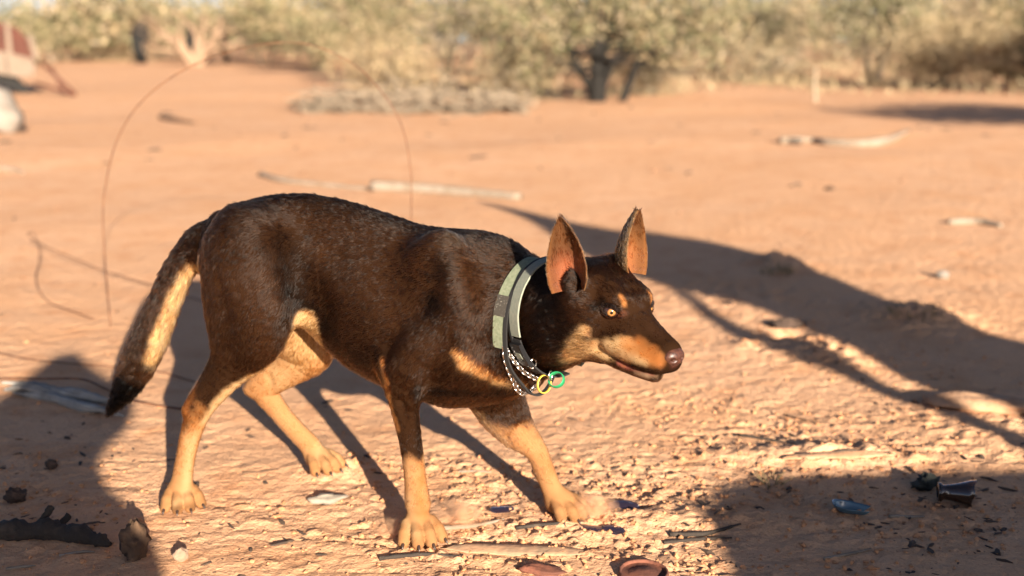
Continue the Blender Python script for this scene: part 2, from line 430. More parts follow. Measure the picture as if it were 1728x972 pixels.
# muscle: shoulder ridge, upper arm, forearm, point of the hip, thigh
chain(PR([(752, 415, -.060, 18), (768, 470, -.092, 22), (782, 530, -.100, 24)]), .02, 8, fl=(1, .6, 1))
chain(PR([(748, 560, -.104, 24), (706, 582, -.112, 27), (688, 606, -.112, 22)]), .016, 8, fl=(1, .6, 1))
chain(PR([(690, 626, -.116, 15), (692, 670, -.104, 13)]), .016, 6, fl=(1, .7, 1))
chain(PR([(398, 372, -.050, 14), (412, 392, -.072, 16)]), .03, 4)
chain(PR([(420, 440, -.098, 36), (428, 510, -.104, 36), (426, 560, -.100, 24)]), .05, 8, fl=(1, .5, 1))
# sinews of the shanks
chain(PR([(352, 655, -.104, 5), (334, 690, -.103, 6), (320, 730, -.101, 5), (312, 775, -.099, 3)]), .010, 10, carve=True)
chain(PR([(452, 640, .052, 5), (458, 672, .056, 5), (485, 706, .064, 4), (512, 735, .070, 3)]), .010, 10, carve=True)
chain(PR([(676, 680, -.112, 5), (684, 729, -.103, 5), (692, 780, -.098, 4)]), .012, 8, carve=True)
chain(PR([(878, 722, .045, 6), (900, 752, .050, 5), (915, 782, .055, 4)]), .010, 8, carve=True)
# paws: a pad and four toes with a claw each
CLAWS = []
def paw(px, py, l, az, lift=.0, size=1.0, pitch=0.0):
    """az: heading of the toes off the dog's forward axis (towards the camera positive)"""
    p, _ = P(px, py, l)
    hd = np.array([math.cos(az), -math.sin(az), 0]); sd = np.array([math.sin(az), math.cos(az), 0]); up = np.array([0, 0, 1.0])
    R = np.stack([hd, sd, up], 1)
    c = np.array([p[0], p[1], lift])
    ell(c + hd * -.004 * size + up * .020 * size, np.array([.026, .025, .021]) * size, .012, R)
    for i, (u, v, an) in enumerate(((.014, -.0245, -.34), (.026, -.0088, -.1), (.026, .0088, .1), (.014, .0245, .34))):
        h2 = hd * math.cos(an) + sd * math.sin(an); s2 = sd * math.cos(an) - hd * math.sin(an)
        cc = c + (hd * u + sd * v) * size
        Q = np.array([[*(cc - h2 * .014 * size + up * .026 * size), +.0085 * size], [*(cc + h2 * .003 * size + up * .019 * size), .0096 * size], [*(cc + h2 * .013 * size + up * .0095 * size), .0092 * size]])
        chain(Q, .0015)
        b0 = cc + h2 * .0195 * size + up * .010 * size
        CLAWS.append((b0, b0 + h2 * .010 * size - up * .006 * size, .0030 * size))
paw(307, 838, -.080, math.radians(52), size=.97)
paw(540, 762, .097, math.radians(28), lift=.016, size=.95)
paw(707, 884, -.074, math.radians(55), size=1.03)
paw(951, 862, .078, math.radians(32), size=.97)

# tail
TAIL = PR([(375, 385, 0, 24), (337, 408, -.004, 25), (305, 452, -.010, 25), (278, 510, -.016, 27), (252, 572, -.022, 30), (229, 622, -.026, 27), (205, 666, -.028, 16), (186, 694, -.028, 5)])
chain(TAIL, .02, 30, fl=(1, .85, 1))

# head, in its own frame: x to the nose, y to the dog's left, z up, origin between the eyes
TH, PH, RO, HS = math.radians(52), math.radians(10), math.radians(-3), .95
_hf = np.array([math.cos(PH) * math.cos(TH), -math.cos(PH) * math.sin(TH), -math.sin(PH)]); _hl = np.array([math.sin(TH), math.cos(TH), 0]); _hu = np.cross(_hf, _hl)
_hl, _hu = _hl * math.cos(RO) + _hu * math.sin(RO), _hu * math.cos(RO) - _hl * math.sin(RO)
HE = toD((.1545, 1.45, .397))
HR = np.stack([[v @ DF, v @ DL, v[2]] for v in (_hf, _hl, _hu)], 1)      # columns: head axes in the dog's frame
def hp(x, y, z): return HE + HR @ (np.array([x, y, z]) * HS)
def hell(c, r, k=.01, carve=False, rot=0.0, tilt=0.0):
    M = np.eye(3)
    if rot: M = M @ np.array(Matrix.Rotation(rot, 3, 'Z'))
    if tilt: M = M @ np.array(Matrix.Rotation(tilt, 3, 'Y'))
    ell(hp(*c), np.array(r) * HS, k, HR @ M, carve)
def hchain(rows, k=.01, n=0, carve=False, flat=None):
    chain(np.array([[*hp(*q[:3]), q[3] * HS] for q in rows]), k, n, carve=carve)
hell((-.062, 0, -.008), (.074, .055, .053), .02)                      # skull
hell((-.022, 0, .008), (.046, .042, .033), .02)                       # forehead
for s in (-1, 1):
    hell((-.044, .036 * s, -.034), (.046, .026, .040), .02)           # cheek muscle
    hell((.002, .0285 * s, .0165), (.021, .012, .010), .012, rot=-.35 * s)   # brow
    hell((.022, .024 * s, -.026), (.034, .016, .020), .016, rot=-.22 * s)    # below the eye
    hchain([(.014, .0235 * s, -.044, .019), (.050, .0195 * s, -.0475, .0185), (.074, .0160 * s, -.0475, .0180), (.091, .0105 * s, -.0460, .0170)], .010, 10)  # upper lip
hchain([(-.005, 0, -.004, .030), (.030, 0, -.0145, .0235), (.062, 0, -.0225, .0205), (.093, 0, -.0300, .0185)], .014, 10)   # bridge of the muzzle
hell((.093, 0, -.037), (.0165, .0200, .0205), .008)
hchain([(-.028, 0, .062, .013), (.006, 0, .040, .010)], .022, 4, carve=True)      # furrow of the brow
hchain([(-.090, 0, -.052, .034), (-.03, 0, -.066, .025)], .03, 4)     # throat
# lower jaw, parted from the lips by a narrow mouth
for s in (-1, 1):
    hchain([(-.03, .021 * s, -.068, .017), (.03, .0175 * s, -.0715, .0115), (.062, .0110 * s, -.0715, .0095), (.080, .003 * s, -.0705, .0085)], .004, 9)
hchain([(-.03, 0, -.074, .020), (.04, 0, -.0725, .0125), (.075, 0, -.0705, .009)], .012, 6)
for s in (-1, 1):
    hchain([(.026, .0325 * s, -.0672, .0016), (.034, .0312 * s, -.0672, .0028), (.05, .0285 * s, -.0668, .0038), (.072, .022 * s, -.0660, .0030), (.090, .012 * s, -.0642, .0022), (.099, .0 * s, -.0630, .0018)], .003, 12, carve=True)
# eye sockets and lids
EYES = []; LIDS = []
for s in (-1, 1):
    ec = np.array([.006, .0345 * s, .0010])
    out = np.array([.66, .74 * s, .06]); out /= np.linalg.norm(out)
    EYES.append((ec, out))
    hell(tuple(ec + out * .009), (.012, .012, .0095), .006, carve=True)
    u = np.cross([0, 0, 1.0], out); u /= np.linalg.norm(u); v = np.cross(out, u)
    u = u * .985 + v * (.17 * (1 if s > 0 else -1)); u /= np.linalg.norm(u); v = np.cross(out, u)
    LIDS.append((hp(*ec), HR @ np.stack([u, v, out], 1)))

def at_depth(px, py, ref):
    """pixel -> dog frame, in the plane square to the view through the reference point"""
    r = ray(px, py); wref = DO + DF * ref[0] + DL * ref[1] + np.array([0, 0, ref[2]])
    return toD(CAMP + r * (wref[1] / r[1]))
cam_dir = np.array([0, -1.0, 0]); cd = np.array([cam_dir @ DF, cam_dir @ DL, 0])
rt = np.array([DF[0], DL[0], 0])                       # image right in the dog's frame
nb = hp(-.046, -.060, .030) + cd * .012; fb = hp(-.050, .040, .034)
NB = at_depth(966, 490, nb); NT = at_depth(946, 366, nb + DL * .012)
FB = at_depth(1060, 462, fb); FT = at_depth(1078, 354, fb + DL * .005)
NFW = cd * .85 + rt * -.1; FFW = rt * .8 + cd * .55
for B_, T_, W_, s in ((NB, NT, NFW, -1), (FB, FT, FFW, 1)):
    chain(np.array([[*hp(-.058, .024 * s, .004), .028], [*(B_ - W_ * .026), .020], [*(B_ + (T_ - B_) * .15 - W_ * .021), .010]]), .022, 6)

def surface_nets(D, lo, h):
    inside = D < 0
    c = sum(inside[i:i - 1 or None, j:j - 1 or None, k:k - 1 or None].astype(np.int8) for i in (0, 1) for j in (0, 1) for k in (0, 1))
    act = (c > 0) & (c < 8)
    idx = np.full(act.shape, -1, np.int64); ii = np.argwhere(act); idx[act] = np.arange(len(ii))
    acc = np.zeros((len(ii), 3)); cnt = np.zeros(len(ii))
    cor = [(i, j, k) for i in (0, 1) for j in (0, 1) for k in (0, 1)]
    val = [D[ii[:, 0] + a, ii[:, 1] + b, ii[:, 2] + e].astype(float) for a, b, e in cor]
    for p in range(8):
        for q in range(p + 1, 8):
            dd = np.array(cor[q]) - np.array(cor[p])
            if np.abs(dd).sum() != 1: continue
            m = (val[p] < 0) != (val[q] < 0)
            tt = np.where(m, val[p] / (val[p] - val[q] + 1e-12), 0)
            acc += np.where(m[:, None], np.array(cor[p]) + tt[:, None] * dd, 0); cnt += m
    V = lo + h * (ii + acc / cnt[:, None])
    F = []
    for ax in range(3):
        o1, o2 = [(1, 2), (2, 0), (0, 1)][ax]
        s0 = [slice(None)] * 3; s1 = [slice(None)] * 3; s0[ax] = slice(0, -1); s1[ax] = slice(1, None)
        A = inside[tuple(s0)]; B = inside[tuple(s1)]
        e = np.argwhere(A != B); e = e[(e[:, o1] > 0) & (e[:, o2] > 0) & (e[:, o1] < D.shape[o1] - 1) & (e[:, o2] < D.shape[o2] - 1)]
        fl = A[e[:, 0], e[:, 1], e[:, 2]]
        def at(d1, d2):
            g = e.copy(); g[:, o1] += d1; g[:, o2] += d2; return idx[g[:, 0], g[:, 1], g[:, 2]]
        q = np.stack([at(-1, -1), at(0, -1), at(0, 0), at(-1, 0)], 1)
        q[~fl] = q[~fl][:, ::-1]
        F.append(q)
    return V, np.concatenate(F)
D[:, :, :5] = np.maximum(D[:, :, :5], ((.0008 - AX[2][:5])[None, None, :]).astype(np.float32))    # flat soles
BV, BF = surface_nets(D, LO, VOX)
def grid_at(p):
    g = (np.asarray(p) - LO) / VOX; i = np.clip(np.floor(g).astype(int), 0, NG - 2); f_ = g - i
    r = 0
    for a in (0, 1):
        for b_ in (0, 1):
            for c_ in (0, 1):
                r = r + D[i[..., 0] + a, i[..., 1] + b_, i[..., 2] + c_] * (f_[..., 0] if a else 1 - f_[..., 0]) * (f_[..., 1] if b_ else 1 - f_[..., 1]) * (f_[..., 2] if c_ else 1 - f_[..., 2])
    return r
def grid_normal(p):
    e = VOX; g = np.stack([grid_at(p + np.eye(3)[i] * e) - grid_at(p - np.eye(3)[i] * e) for i in range(3)], -1)
    return g / (np.linalg.norm(g, axis=-1, keepdims=True) + 1e-12)
# keep the one connected body
par = np.arange(len(BV))
for _ in range(400):
    m = par[BF].min(1); new = par.copy()
    for c_ in range(4): np.minimum.at(new, BF[:, c_], m)
    new = new[new]; new = new[new]
    if (new == par).all(): break
    par = new
big = np.bincount(par).argmax()
keep = par == big; remap = np.cumsum(keep) - 1
BF = remap[BF[keep[BF[:, 0]]]]; BV = BV[keep]
BN = grid_normal(BV)
# coat colours (the dog's markings, and creases painted darker for relief)
LEG = np.array([.30, .148, .062])
CHOC = np.array([.038, .0158, .0064]); DARK = np.array([.0045, .0026, .0018]); TAN = np.array([.27, .112, .036]); CREAM = np.array([.36, .225, .110]); ORANGE = np.array([.24, .08, .020])
BLACK = np.array([.0022, .0018, .0016]); WHITE = np.array([.34, .22, .14]); LIVER = np.array([.075, .026, .018]); PINK = np.array([.30, .10, .08])
def hit(px, py):
    """where the view ray through a pixel first meets the body"""
    r = ray(px, py); rd = np.array([r @ DF, r @ DL, r[2]]); c0 = toD(CAMP)
    for t_ in np.arange(1.2, 2.1, .0015):
        p = c0 + rd * t_
        if (p > LO + .01).all() and (p < HI - .01).all() and grid_at(p) < 0: return p
    return None
def pix(q):
    w_ = DO + DF * q[0] + DL * q[1] + np.array([0, 0, q[2]]) - CAMP
    yy = w_[1] * math.cos(PITCH) - w_[2] * math.sin(PITCH); up = w_[1] * math.sin(PITCH) + w_[2] * math.cos(PITCH)
    return 864 + FPX * w_[0] / yy, 486 - FPX * up / yy
PAINT = []
def pa(c, rows, soft=.012, side=0, k=1.0):
    """paint a stroke: rows of (px, py, l, radius px); side -1/+1 keeps it to faces that look to the near/far side"""
    PAINT.append((np.asarray(c), PR(rows), soft, side, k))
def ph(c, rows, soft=.005, k=1.0):
    PAINT.append((np.asarray(c), np.array([[*hp(*q[:3]), q[3] * HS] for q in rows]), soft, 0, k))
# head: strokes set where the near side of the face shows them, mirrored to the far side
def pf(c, rows, soft=.005, k=1.0, mirror=True):
    A = []; B = []
    for px, py, r in rows:
        q = hit(px, py)
        if q is None: continue
        m_ = (q - HE) @ HR; r_ = r * 1.45 / FPX
        A.append([*q, r_]); B.append([*(HE + HR @ (m_ * np.array([1, -1, 1]))), r_])
    for Q in ((A, B) if mirror else (A,)):
        if Q: PAINT.append((np.asarray(c), np.array(Q), soft, 0, k))
# body: slightly darker saddle and neck
pa(DARK, [(330, 395, -.02, 40), (520, 325, 0, 26), (700, 375, 0, 30), (860, 410, 0, 40)], .03, k=.6)
pa(DARK, [(930, 440, -.06, 60), (935, 560, -.10, 60)], .03, k=.75)
pa(DARK, [(466, 400, -.10, 10), (488, 465, -.10, 20), (506, 520, -.09, 30), (548, 560, -.08, 26)], .03, k=.95)  # flank fold darkened in the coat colour to deepen the crease
pa(DARK, [(362, 500, -.09, 12), (385, 580, -.10, 14)], .02, k=.7)  # rear thigh crease darkened in colour for muscle relief
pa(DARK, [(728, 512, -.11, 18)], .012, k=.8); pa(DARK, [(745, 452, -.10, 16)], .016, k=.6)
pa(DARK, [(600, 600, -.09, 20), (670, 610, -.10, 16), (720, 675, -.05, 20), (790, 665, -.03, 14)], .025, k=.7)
pa(np.array([.07, .05, .032]), [(768, 412, -.06, 14)], .02, k=.6)
# hind legs
pa(CREAM, [(545, 545, -.045, 36), (505, 535, -.065, 20), (476, 580, -.07, 15), (440, 622, -.082, 13), (405, 650, -.085, 14), (372, 690, -.085, 17), (345, 730, -.085, 14)], .006)
pa(LEG, [(340, 735, -.08, 24), (318, 745, -.08, 28), (308, 800, -.08, 34), (306, 845, -.08, 50)], .010)
pa(ORANGE, [(338, 610, -.06, 9), (335, 650, -.08, 10), (314, 690, -.085, 13), (306, 735, -.085, 8), (296, 790, -.085, 5)], .008, k=.75)
pa(TAN, [(338, 690, -.10, 8), (326, 720, -.10, 9)], .012, k=.8)
pa(LEG, [(500, 540, .02, 48), (540, 560, .04, 50), (530, 600, .07, 55), (480, 630, .076, 50), (440, 655, .08, 40), (500, 725, .09, 36), (545, 765, .095, 50)], .012)
pa(CREAM, [(505, 550, .03, 30), (520, 575, .05, 34), (478, 630, .076, 22)], .02, k=.8)
pa(CREAM, [(545, 768, .097, 26)], .015, k=.7); pa(CREAM, [(300, 850, -.08, 26)], .02, k=.7)
pa(ORANGE, [(418, 652, .085, 10), (440, 685, .085, 7), (470, 715, .088, 6)], .006, k=.8)
pa(TAN, [(575, 598, 0, 16), (630, 635, 0, 8)], .012, k=.6)
pa(TAN, [(318, 500, 0, 12), (335, 560, -.03, 10)], .012, k=.6)
# fore legs
pa(LEG, [(697, 800, -.076, 34), (702, 840, -.074, 40), (707, 895, -.074, 60)], .012)
pa(CHOC, [(700, 748, -.1, 10), (706, 772, -.1, 6)], .01)
pf(ORANGE * .6 + TAN * .4, [(712, 785, 6), (712, 810, 8), (706, 835, 7), (716, 866, 7)], .012, .8, False)
pf(CREAM, [(690, 795, 6), (690, 825, 6), (684, 880, 8), (700, 900, 10)], .010, .7, False)
pf(CREAM, [(325, 740, 7), (318, 790, 8), (312, 835, 9), (296, 850, 8)], .010, .8, False)
pf(ORANGE * .6 + TAN * .4, [(908, 745, 9), (922, 768, 8), (934, 790, 7), (940, 815, 6)], .010, .8, False)
pf(CREAM, [(880, 760, 8), (903, 790, 6), (930, 835, 8), (945, 860, 8)], .010, .7, False)
pf(CHOC, [(690, 700, 18), (696, 730, 14), (702, 752, 9), (708, 772, 5)], .006, .9, False)
pf(DARK, [(705, 650, 9), (706, 720, 7), (708, 765, 4)], .008, .75, False)
pf(TAN, [(646, 612, 7), (653, 640, 5), (658, 680, 6), (668, 720, 7), (676, 760, 7)], .005, .9, False)
pf(np.array([.055, .024, .010]), [(668, 640, 8), (680, 690, 7)], .012, .6, False)
pa(TAN, [(640, 604, -.088, 11), (652, 660, -.07, 9), (664, 720, -.07, 10), (672, 770, -.072, 10)], .006)
pa(CREAM, [(722, 690, -.06, 5), (716, 740, -.065, 5), (718, 775, -.07, 6)], .005)
pa(LEG, [(842, 716, .07, 32), (880, 738, .07, 34), (910, 765, .073, 32), (925, 805, .075, 32), (950, 860, .077, 52)], .014)
pa(CREAM, [(812, 690, .05, 14), (850, 735, .06, 10)], .012, k=.8)
pa(ORANGE, [(905, 770, .072, 12), (930, 790, .075, 10)], .015, k=.6)
# breast patch
pf(CREAM * .5 + TAN * .5, [(770, 596, 9), (785, 612, 17), (805, 622, 14), (830, 634, 9), (850, 642, 6)], .006, 1, False)
pf(CREAM, [(840, 642, 7), (870, 646, 9), (885, 650, 8)], .008, .9, False)
pf(TAN, [(880, 660, 6), (893, 655, 8)], .008, .8, False)
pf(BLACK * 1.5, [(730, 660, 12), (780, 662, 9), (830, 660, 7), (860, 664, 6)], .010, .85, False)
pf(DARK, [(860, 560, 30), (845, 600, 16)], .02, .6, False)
# tail: pale underside, black brush
pf(CREAM * 1.25, [(336, 434, 9), (318, 464, 15), (297, 512, 20), (277, 562, 22), (258, 606, 17)], .006, 1, False)
pa(ORANGE, [(350, 425, .0, 7), (336, 450, -.0, 5)], .006, k=.6)
pa(np.array([.05, .028, .015]), [(255, 500, -.02, 12), (225, 575, -.03, 20), (225, 615, -.03, 20)], .02, k=.7)
pa(BLACK, [(222, 650, -.028, 36), (196, 680, -.03, 34), (180, 705, -.03, 20)], .008)
pf(CREAM, [(985, 558, 10), (974, 585, 15), (960, 606, 13), (1000, 594, 19), (1030, 589, 19), (1056, 590, 17), (1078, 600, 13)], .007)
pf(TAN, [(950, 622, 8), (975, 622, 7), (1002, 616, 7)], .006, .8)
pf(TAN, [(1058, 584, 10), (1085, 592, 15), (1102, 604, 13)], .008)
pf(ORANGE, [(1076, 578, 7), (1098, 594, 12), (1112, 612, 8)], .007, .85)
pf(CREAM, [(1048, 602, 6), (1088, 613, 5)], .005, .7)
pf(np.array([.06, .026, .013]), [(1100, 555, 8), (1112, 566, 6)], .008, .6)
pf(DARK, [(1004, 519, 7), (1018, 510, 7)], .005, .8)
pf(np.array([.085, .03, .015]), [(1038, 534, 6), (1052, 530, 6)], .005, .8)
pf(DARK, [(982, 570, 4), (990, 572, 3)], .004, .75)
pf(TAN * 1.1, [(1048, 500, 4.5), (1052, 508, 5), (1054, 514, 4)], .003)
for s in (-1, 1):
    ph(DARK, [(-.062, .052 * s, .022, .026), (-.08, .055 * s, -.02, .020)], .012, k=.8)
    ph(np.array([.26, .075, .055]), [(.034, .031 * s, -.0685, .0036), (.05, .0285 * s, -.0685, .0040), (.072, .022 * s, -.0675, .0026), (.09, .012 * s, -.0655, .002)], .003, k=.8)
    ph(np.array([.03, .012, .008]), [(.024, .034 * s, -.0665, .0025), (.05, .031 * s, -.0652, .0022), (.094, .012 * s, -.0632, .0018)], .002, k=.9)
    ph(np.array([.10, .045, .022]), [(-.01, .024 * s, -.082, .012), (.03, .019 * s, -.080, .008), (.07, .012 * s, -.079, .006), (.085, .003 * s, -.078, .005)], .004, k=.7)
    ph(WHITE, [(.060, .017 * s, -.0715, .002), (.076, .012 * s, -.0705, .0024), (.084, .004 * s, -.0700, .003)], .004)
ph(np.array([.05, .022, .011]), [(.03, 0, .012, .008), (.07, 0, .0, .009)], .008, k=.5)
ph(LIVER, [(.099, 0, -.037, .0155)], .003)

def paint(Pt, Nn):
    n = len(Pt)
    nzv = vnoise3(Pt[:, 0] * 60, Pt[:, 1] * 60, Pt[:, 2] * 60, 3) + .5 * vnoise3(Pt[:, 0] * 150, Pt[:, 1] * 150, Pt[:, 2] * 150, 4)
    C = CHOC * (1 + .5 * vnoise3(Pt[:, 0] * 25, Pt[:, 1] * 25, Pt[:, 2] * 25, 8)[:, None])
    for c, Q, soft, side, k in PAINT:
        lo = Q[:, :3].min(0) - Q[:, 3].max() - 3 * soft; hi = Q[:, :3].max(0) + Q[:, 3].max() + 3 * soft
        m = np.where(((Pt > lo) & (Pt < hi)).all(1))[0]
        if not len(m): continue
        p = Pt[m]
        Qs = np.vstack([Q, Q[-1:]]) if len(Q) == 1 else Q
        d = caps(p[:, 0], p[:, 1], p[:, 2], Qs, (1, 1, 1)) + nzv[m] * soft * .9
        a = k * (1 - sstep(-soft, soft, d))
        C[m] = C[m] * (1 - a[:, None]) + c * a[:, None]
    lv = vnoise3(Pt[:, 0] * 40, Pt[:, 1] * 40, Pt[:, 2] * 22, 12) + .5 * vnoise3(Pt[:, 0] * 110, Pt[:, 1] * 110, Pt[:, 2] * 60, 13)
    m = (C[:, 0] > .15)[:, None]; k_ = sstep(.0, .6, lv)[:, None] * .45
    C = np.where(m, C * (1 - k_) + np.array([.25, .10, .033]) * k_, C)
    return C
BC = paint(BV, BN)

coat = mat('dog_coat', rough=.8, spec=.03, attr=True, bump=(420, .25, .001))
hair_m = bpy.data.materials.new('dog_hair'); hair_m.use_nodes = True
t = hair_m.node_tree; t.nodes.remove(t.nodes['Principled BSDF'])
hb = t.nodes.new('ShaderNodeBsdfHairPrincipled'); hb.parametrization = 'COLOR'
hb.inputs['Roughness'].default_value = .28; hb.inputs['IOR'].default_value = 1.24; hb.inputs['Coat'].default_value = 0.0; hb.inputs['Radial Roughness'].default_value = .45; hb.inputs['Random Roughness'].default_value = .1
at_ = t.nodes.new('ShaderNodeAttribute'); at_.attribute_name = 'col'
t.links.new(at_.outputs['Color'], hb.inputs['Color']); t.links.new(hb.outputs[0], t.nodes['Material Output'].inputs['Surface'])

dog = empty('dog', DO, -PSI)
tag(dog, 'chocolate brown and tan dog stalking across red sand with pricked ears and collar', 'dog')

# ears: cupped leaf-shaped shells rooted in the skull
EV, EFc, EC = [], [], []
def ear(base, tip, side, fwd, wid, s):
    """base, tip: points; side: direction across; fwd: direction the opening faces"""
    nu, nv = 17, 26
    ax = tip - base; L = np.linalg.norm(ax); ax = ax / L
    side = side - ax * (side @ ax); side /= np.linalg.norm(side); fw = np.cross(side, ax); fw = fw if fw @ fwd > 0 else -fw
    out = []; cols = []
    for layer in (0, 1):
        for j in range(nv):
            v = j / (nv - 1)
            wv = wid * np.interp(v, [0, .12, .3, .5, .7, .85, .95, 1], [.80, .95, 1.0, .89, .66, .42, .20, .05]) / 2
            cup = wid * np.interp(v, [0, .3, .7, 1], [.52, .46, .26, .04])
            for i in range(nu):
                u = -1 + 2 * i / (nu - 1)
                cv = cup * (u * u) - cup * .55
                p = base + ax * (L * v) + side * (u * wv) + fw * cv - fw * (L * .05 * math.sin(v * 3.0)) * 1.0
                th = .0032 * (1 - abs(u) ** 6) + .0006
                p = p + fw * (th if layer == 0 else -th)
                out.append(p)
                if layer == 0:
                    rim = abs(u) ** 4; tipd = sstep(.38, .8, v)
                    inn = np.array([.20, .065, .03]) * (1 - .35 * sstep(.3, .55, v)) 
                    mid = inn * (1 - sstep(.25, .8, v)) + CHOC * 1.8 * sstep(.25, .8, v)
                    edge = sstep(.1, .75, u * s + v * .35)
                    c = mid * (1 - .55 * edge) + TAN * .8 * .55 * edge
                    c = c * (1 - tipd) + CHOC * 2.0 * tipd
                    side_d = sstep(.45, .85, abs(u)); c = c * (1 - .6 * side_d) + CHOC * 1.2 * .6 * side_d; c = c * (1 - .5 * rim ** 3) + TAN * .9 * .5 * rim ** 3
                else:
                    c = CHOC * 1.3 + CREAM * .5 * abs(u) ** 8
                cols.append(c)
    b0 = sum(len(x) for x in EV); nn = nu * nv
    F = []
    for j in range(nv - 1):
        for i in range(nu - 1):
            a = j * nu + i; F.append((a, a + 1, a + nu + 1, a + nu)); q = nn + a; F.append((q, q + nu, q + nu + 1, q + 1))
        for i, k in ((0, 1), (nu - 1, -1)):
            a = j * nu + i; F.append((a, a + nu, nn + a + nu, nn + a)[::k])
    top = (nv - 1) * nu
    for i in range(nu - 1): F.append((top + i, top + i + 1, nn + top + i + 1, nn + top + i))
    EV.append(np.array(out)); EFc.extend(tuple(b0 + x for x in f) for f in F); EC.append(np.array(cols))
def hd_(x, y, z): return HR @ np.array([x, y, z], float)
ear(NB, NT, rt * .88 + cd * .47, NFW, .060, 1)
ear(FB, FT, rt * .55 + cd * -.83, FFW, .064, 1)
# eyelids: thin domes over the eyeballs with an almond opening
for E0, B in LIDS:
    n = 40; rings = []; cols = []; fs = 1.0 if (B[:, 0] @ HR[:, 0]) > 0 else -1.0    # which way along u the nose lies
    for q, (t_, rs) in enumerate(((.0, .0112), (.0, .0121), (.12, .0127), (.35, .0130), (.7, .0128), (1.0, .0122))):
        V = []
        for i in range(n):
            a = 2 * math.pi * i / n; x0 = .0124 * math.cos(a); y0 = .0054 * math.sin(a) * (1 if math.sin(a) < 0 else .92) * (1 - .25 * math.cos(a) ** 2) - .0012 * fs * math.cos(a)
            x1 = .0175 * math.cos(a); y1 = .0150 * math.sin(a); x = x0 + (x1 - x0) * t_; y = y0 + (y1 - y0) * t_
            rr_ = math.hypot(x, y); zz = math.sqrt(max(rs * rs - rr_ * rr_, 0)) if rr_ < rs * .97 else rs * .24 - (rr_ - rs * .97) * 1.2
            V.append(E0 + B @ (np.array([x, y, zz]) * HS))
            up_ = math.sin(a) > .1; c_ = np.array([.014, .006, .004]) if q < 3 else (np.array([.014, .0065, .0035]) if up_ else np.array([.055, .021, .011]))
            cols.append(c_)
        rings.append(np.array(V))
    b0 = sum(len(x) for x in EV); EV.append(np.concatenate(rings)); EC.append(np.array(cols))
    EFc.extend((b0 + q * n + i, b0 + q * n + (i + 1) % n, b0 + (q + 1) * n + (i + 1) % n, b0 + (q + 1) * n + i) for q in range(5) for i in range(n))
nb_ = len(BV)
EVa = np.concatenate(EV); ECa = np.concatenate(EC)
V_all = np.concatenate([BV, EVa]); C_all = np.concatenate([BC, ECa])
F_all = np.concatenate([BF, np.array(EFc) + nb_])
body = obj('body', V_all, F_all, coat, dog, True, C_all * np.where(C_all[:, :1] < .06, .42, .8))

# eyes
eyem = bpy.data.materials.new('amber_eye'); eyem.use_nodes = True
t = eyem.node_tree; b = t.nodes['Principled BSDF']; b.inputs['Roughness'].default_value = .08; b.inputs['Coat Weight'].default_value = .6
tc = t.nodes.new('ShaderNodeTexCoord'); sp = t.nodes.new('ShaderNodeVectorMath'); sp.operation = 'MULTIPLY'; sp.inputs[1].default_value = (1, 1, 0)
ln = t.nodes.new('ShaderNodeVectorMath'); ln.operation = 'LENGTH'
t.links.new(tc.outputs['Object'], sp.inputs[0]); t.links.new(sp.outputs[0], ln.inputs[0])
cr = t.nodes.new('ShaderNodeValToRGB'); mr = t.nodes.new('ShaderNodeMapRange'); mr.inputs[1].default_value = 0; mr.inputs[2].default_value = .011
t.links.new(ln.outputs['Value'], mr.inputs[0]); t.links.new(mr.outputs[0], cr.inputs[0])
e = cr.color_ramp.elements
e[0].position = 0; e[0].color = (.004, .003, .002, 1); e[1].position = 1; e[1].color = (.03, .014, .01, 1)
for pos, c_ in ((.19, (.004, .003, .002, 1)), (.24, (.33, .16, .05, 1)), (.46, (.21, .085, .024, 1)), (.53, (.02, .008, .005, 1)), (.60, (.03, .014, .009, 1))):
    q = e.new(pos); q.color = c_
t.links.new(cr.outputs[0], b.inputs['Base Color'])
GAZE = HR @ np.array([.92, -.36, .02])
for ec, out in EYES:
    c = hp(*ec); r = .0113 * HS
    nu, nv = 24, 16; V = []; F = []
    for j in range(nv + 1):
        for i in range(nu):
            a, p_ = 2 * math.pi * i / nu, math.pi * j / nv
            rr_ = r * (1 + .05 * math.exp(-((p_ / .5) ** 2)))
            V.append((rr_ * math.sin(p_) * math.cos(a), rr_ * math.sin(p_) * math.sin(a), rr_ * math.cos(p_)))
    F = [(j * nu + i, (j + 1) * nu + i, (j + 1) * nu + (i + 1) % nu, j * nu + (i + 1) % nu) for j in range(nv) for i in range(nu)]
    eo = obj('eye', V, F, eyem, dog)
    o_ = HR @ out
    g_ = o_ * .8 + np.array([GAZE[0], GAZE[1], GAZE[2]]) * .45
    eo.location = c; eo.rotation_euler = Vector(g_).to_track_quat('Z', 'Y').to_euler()

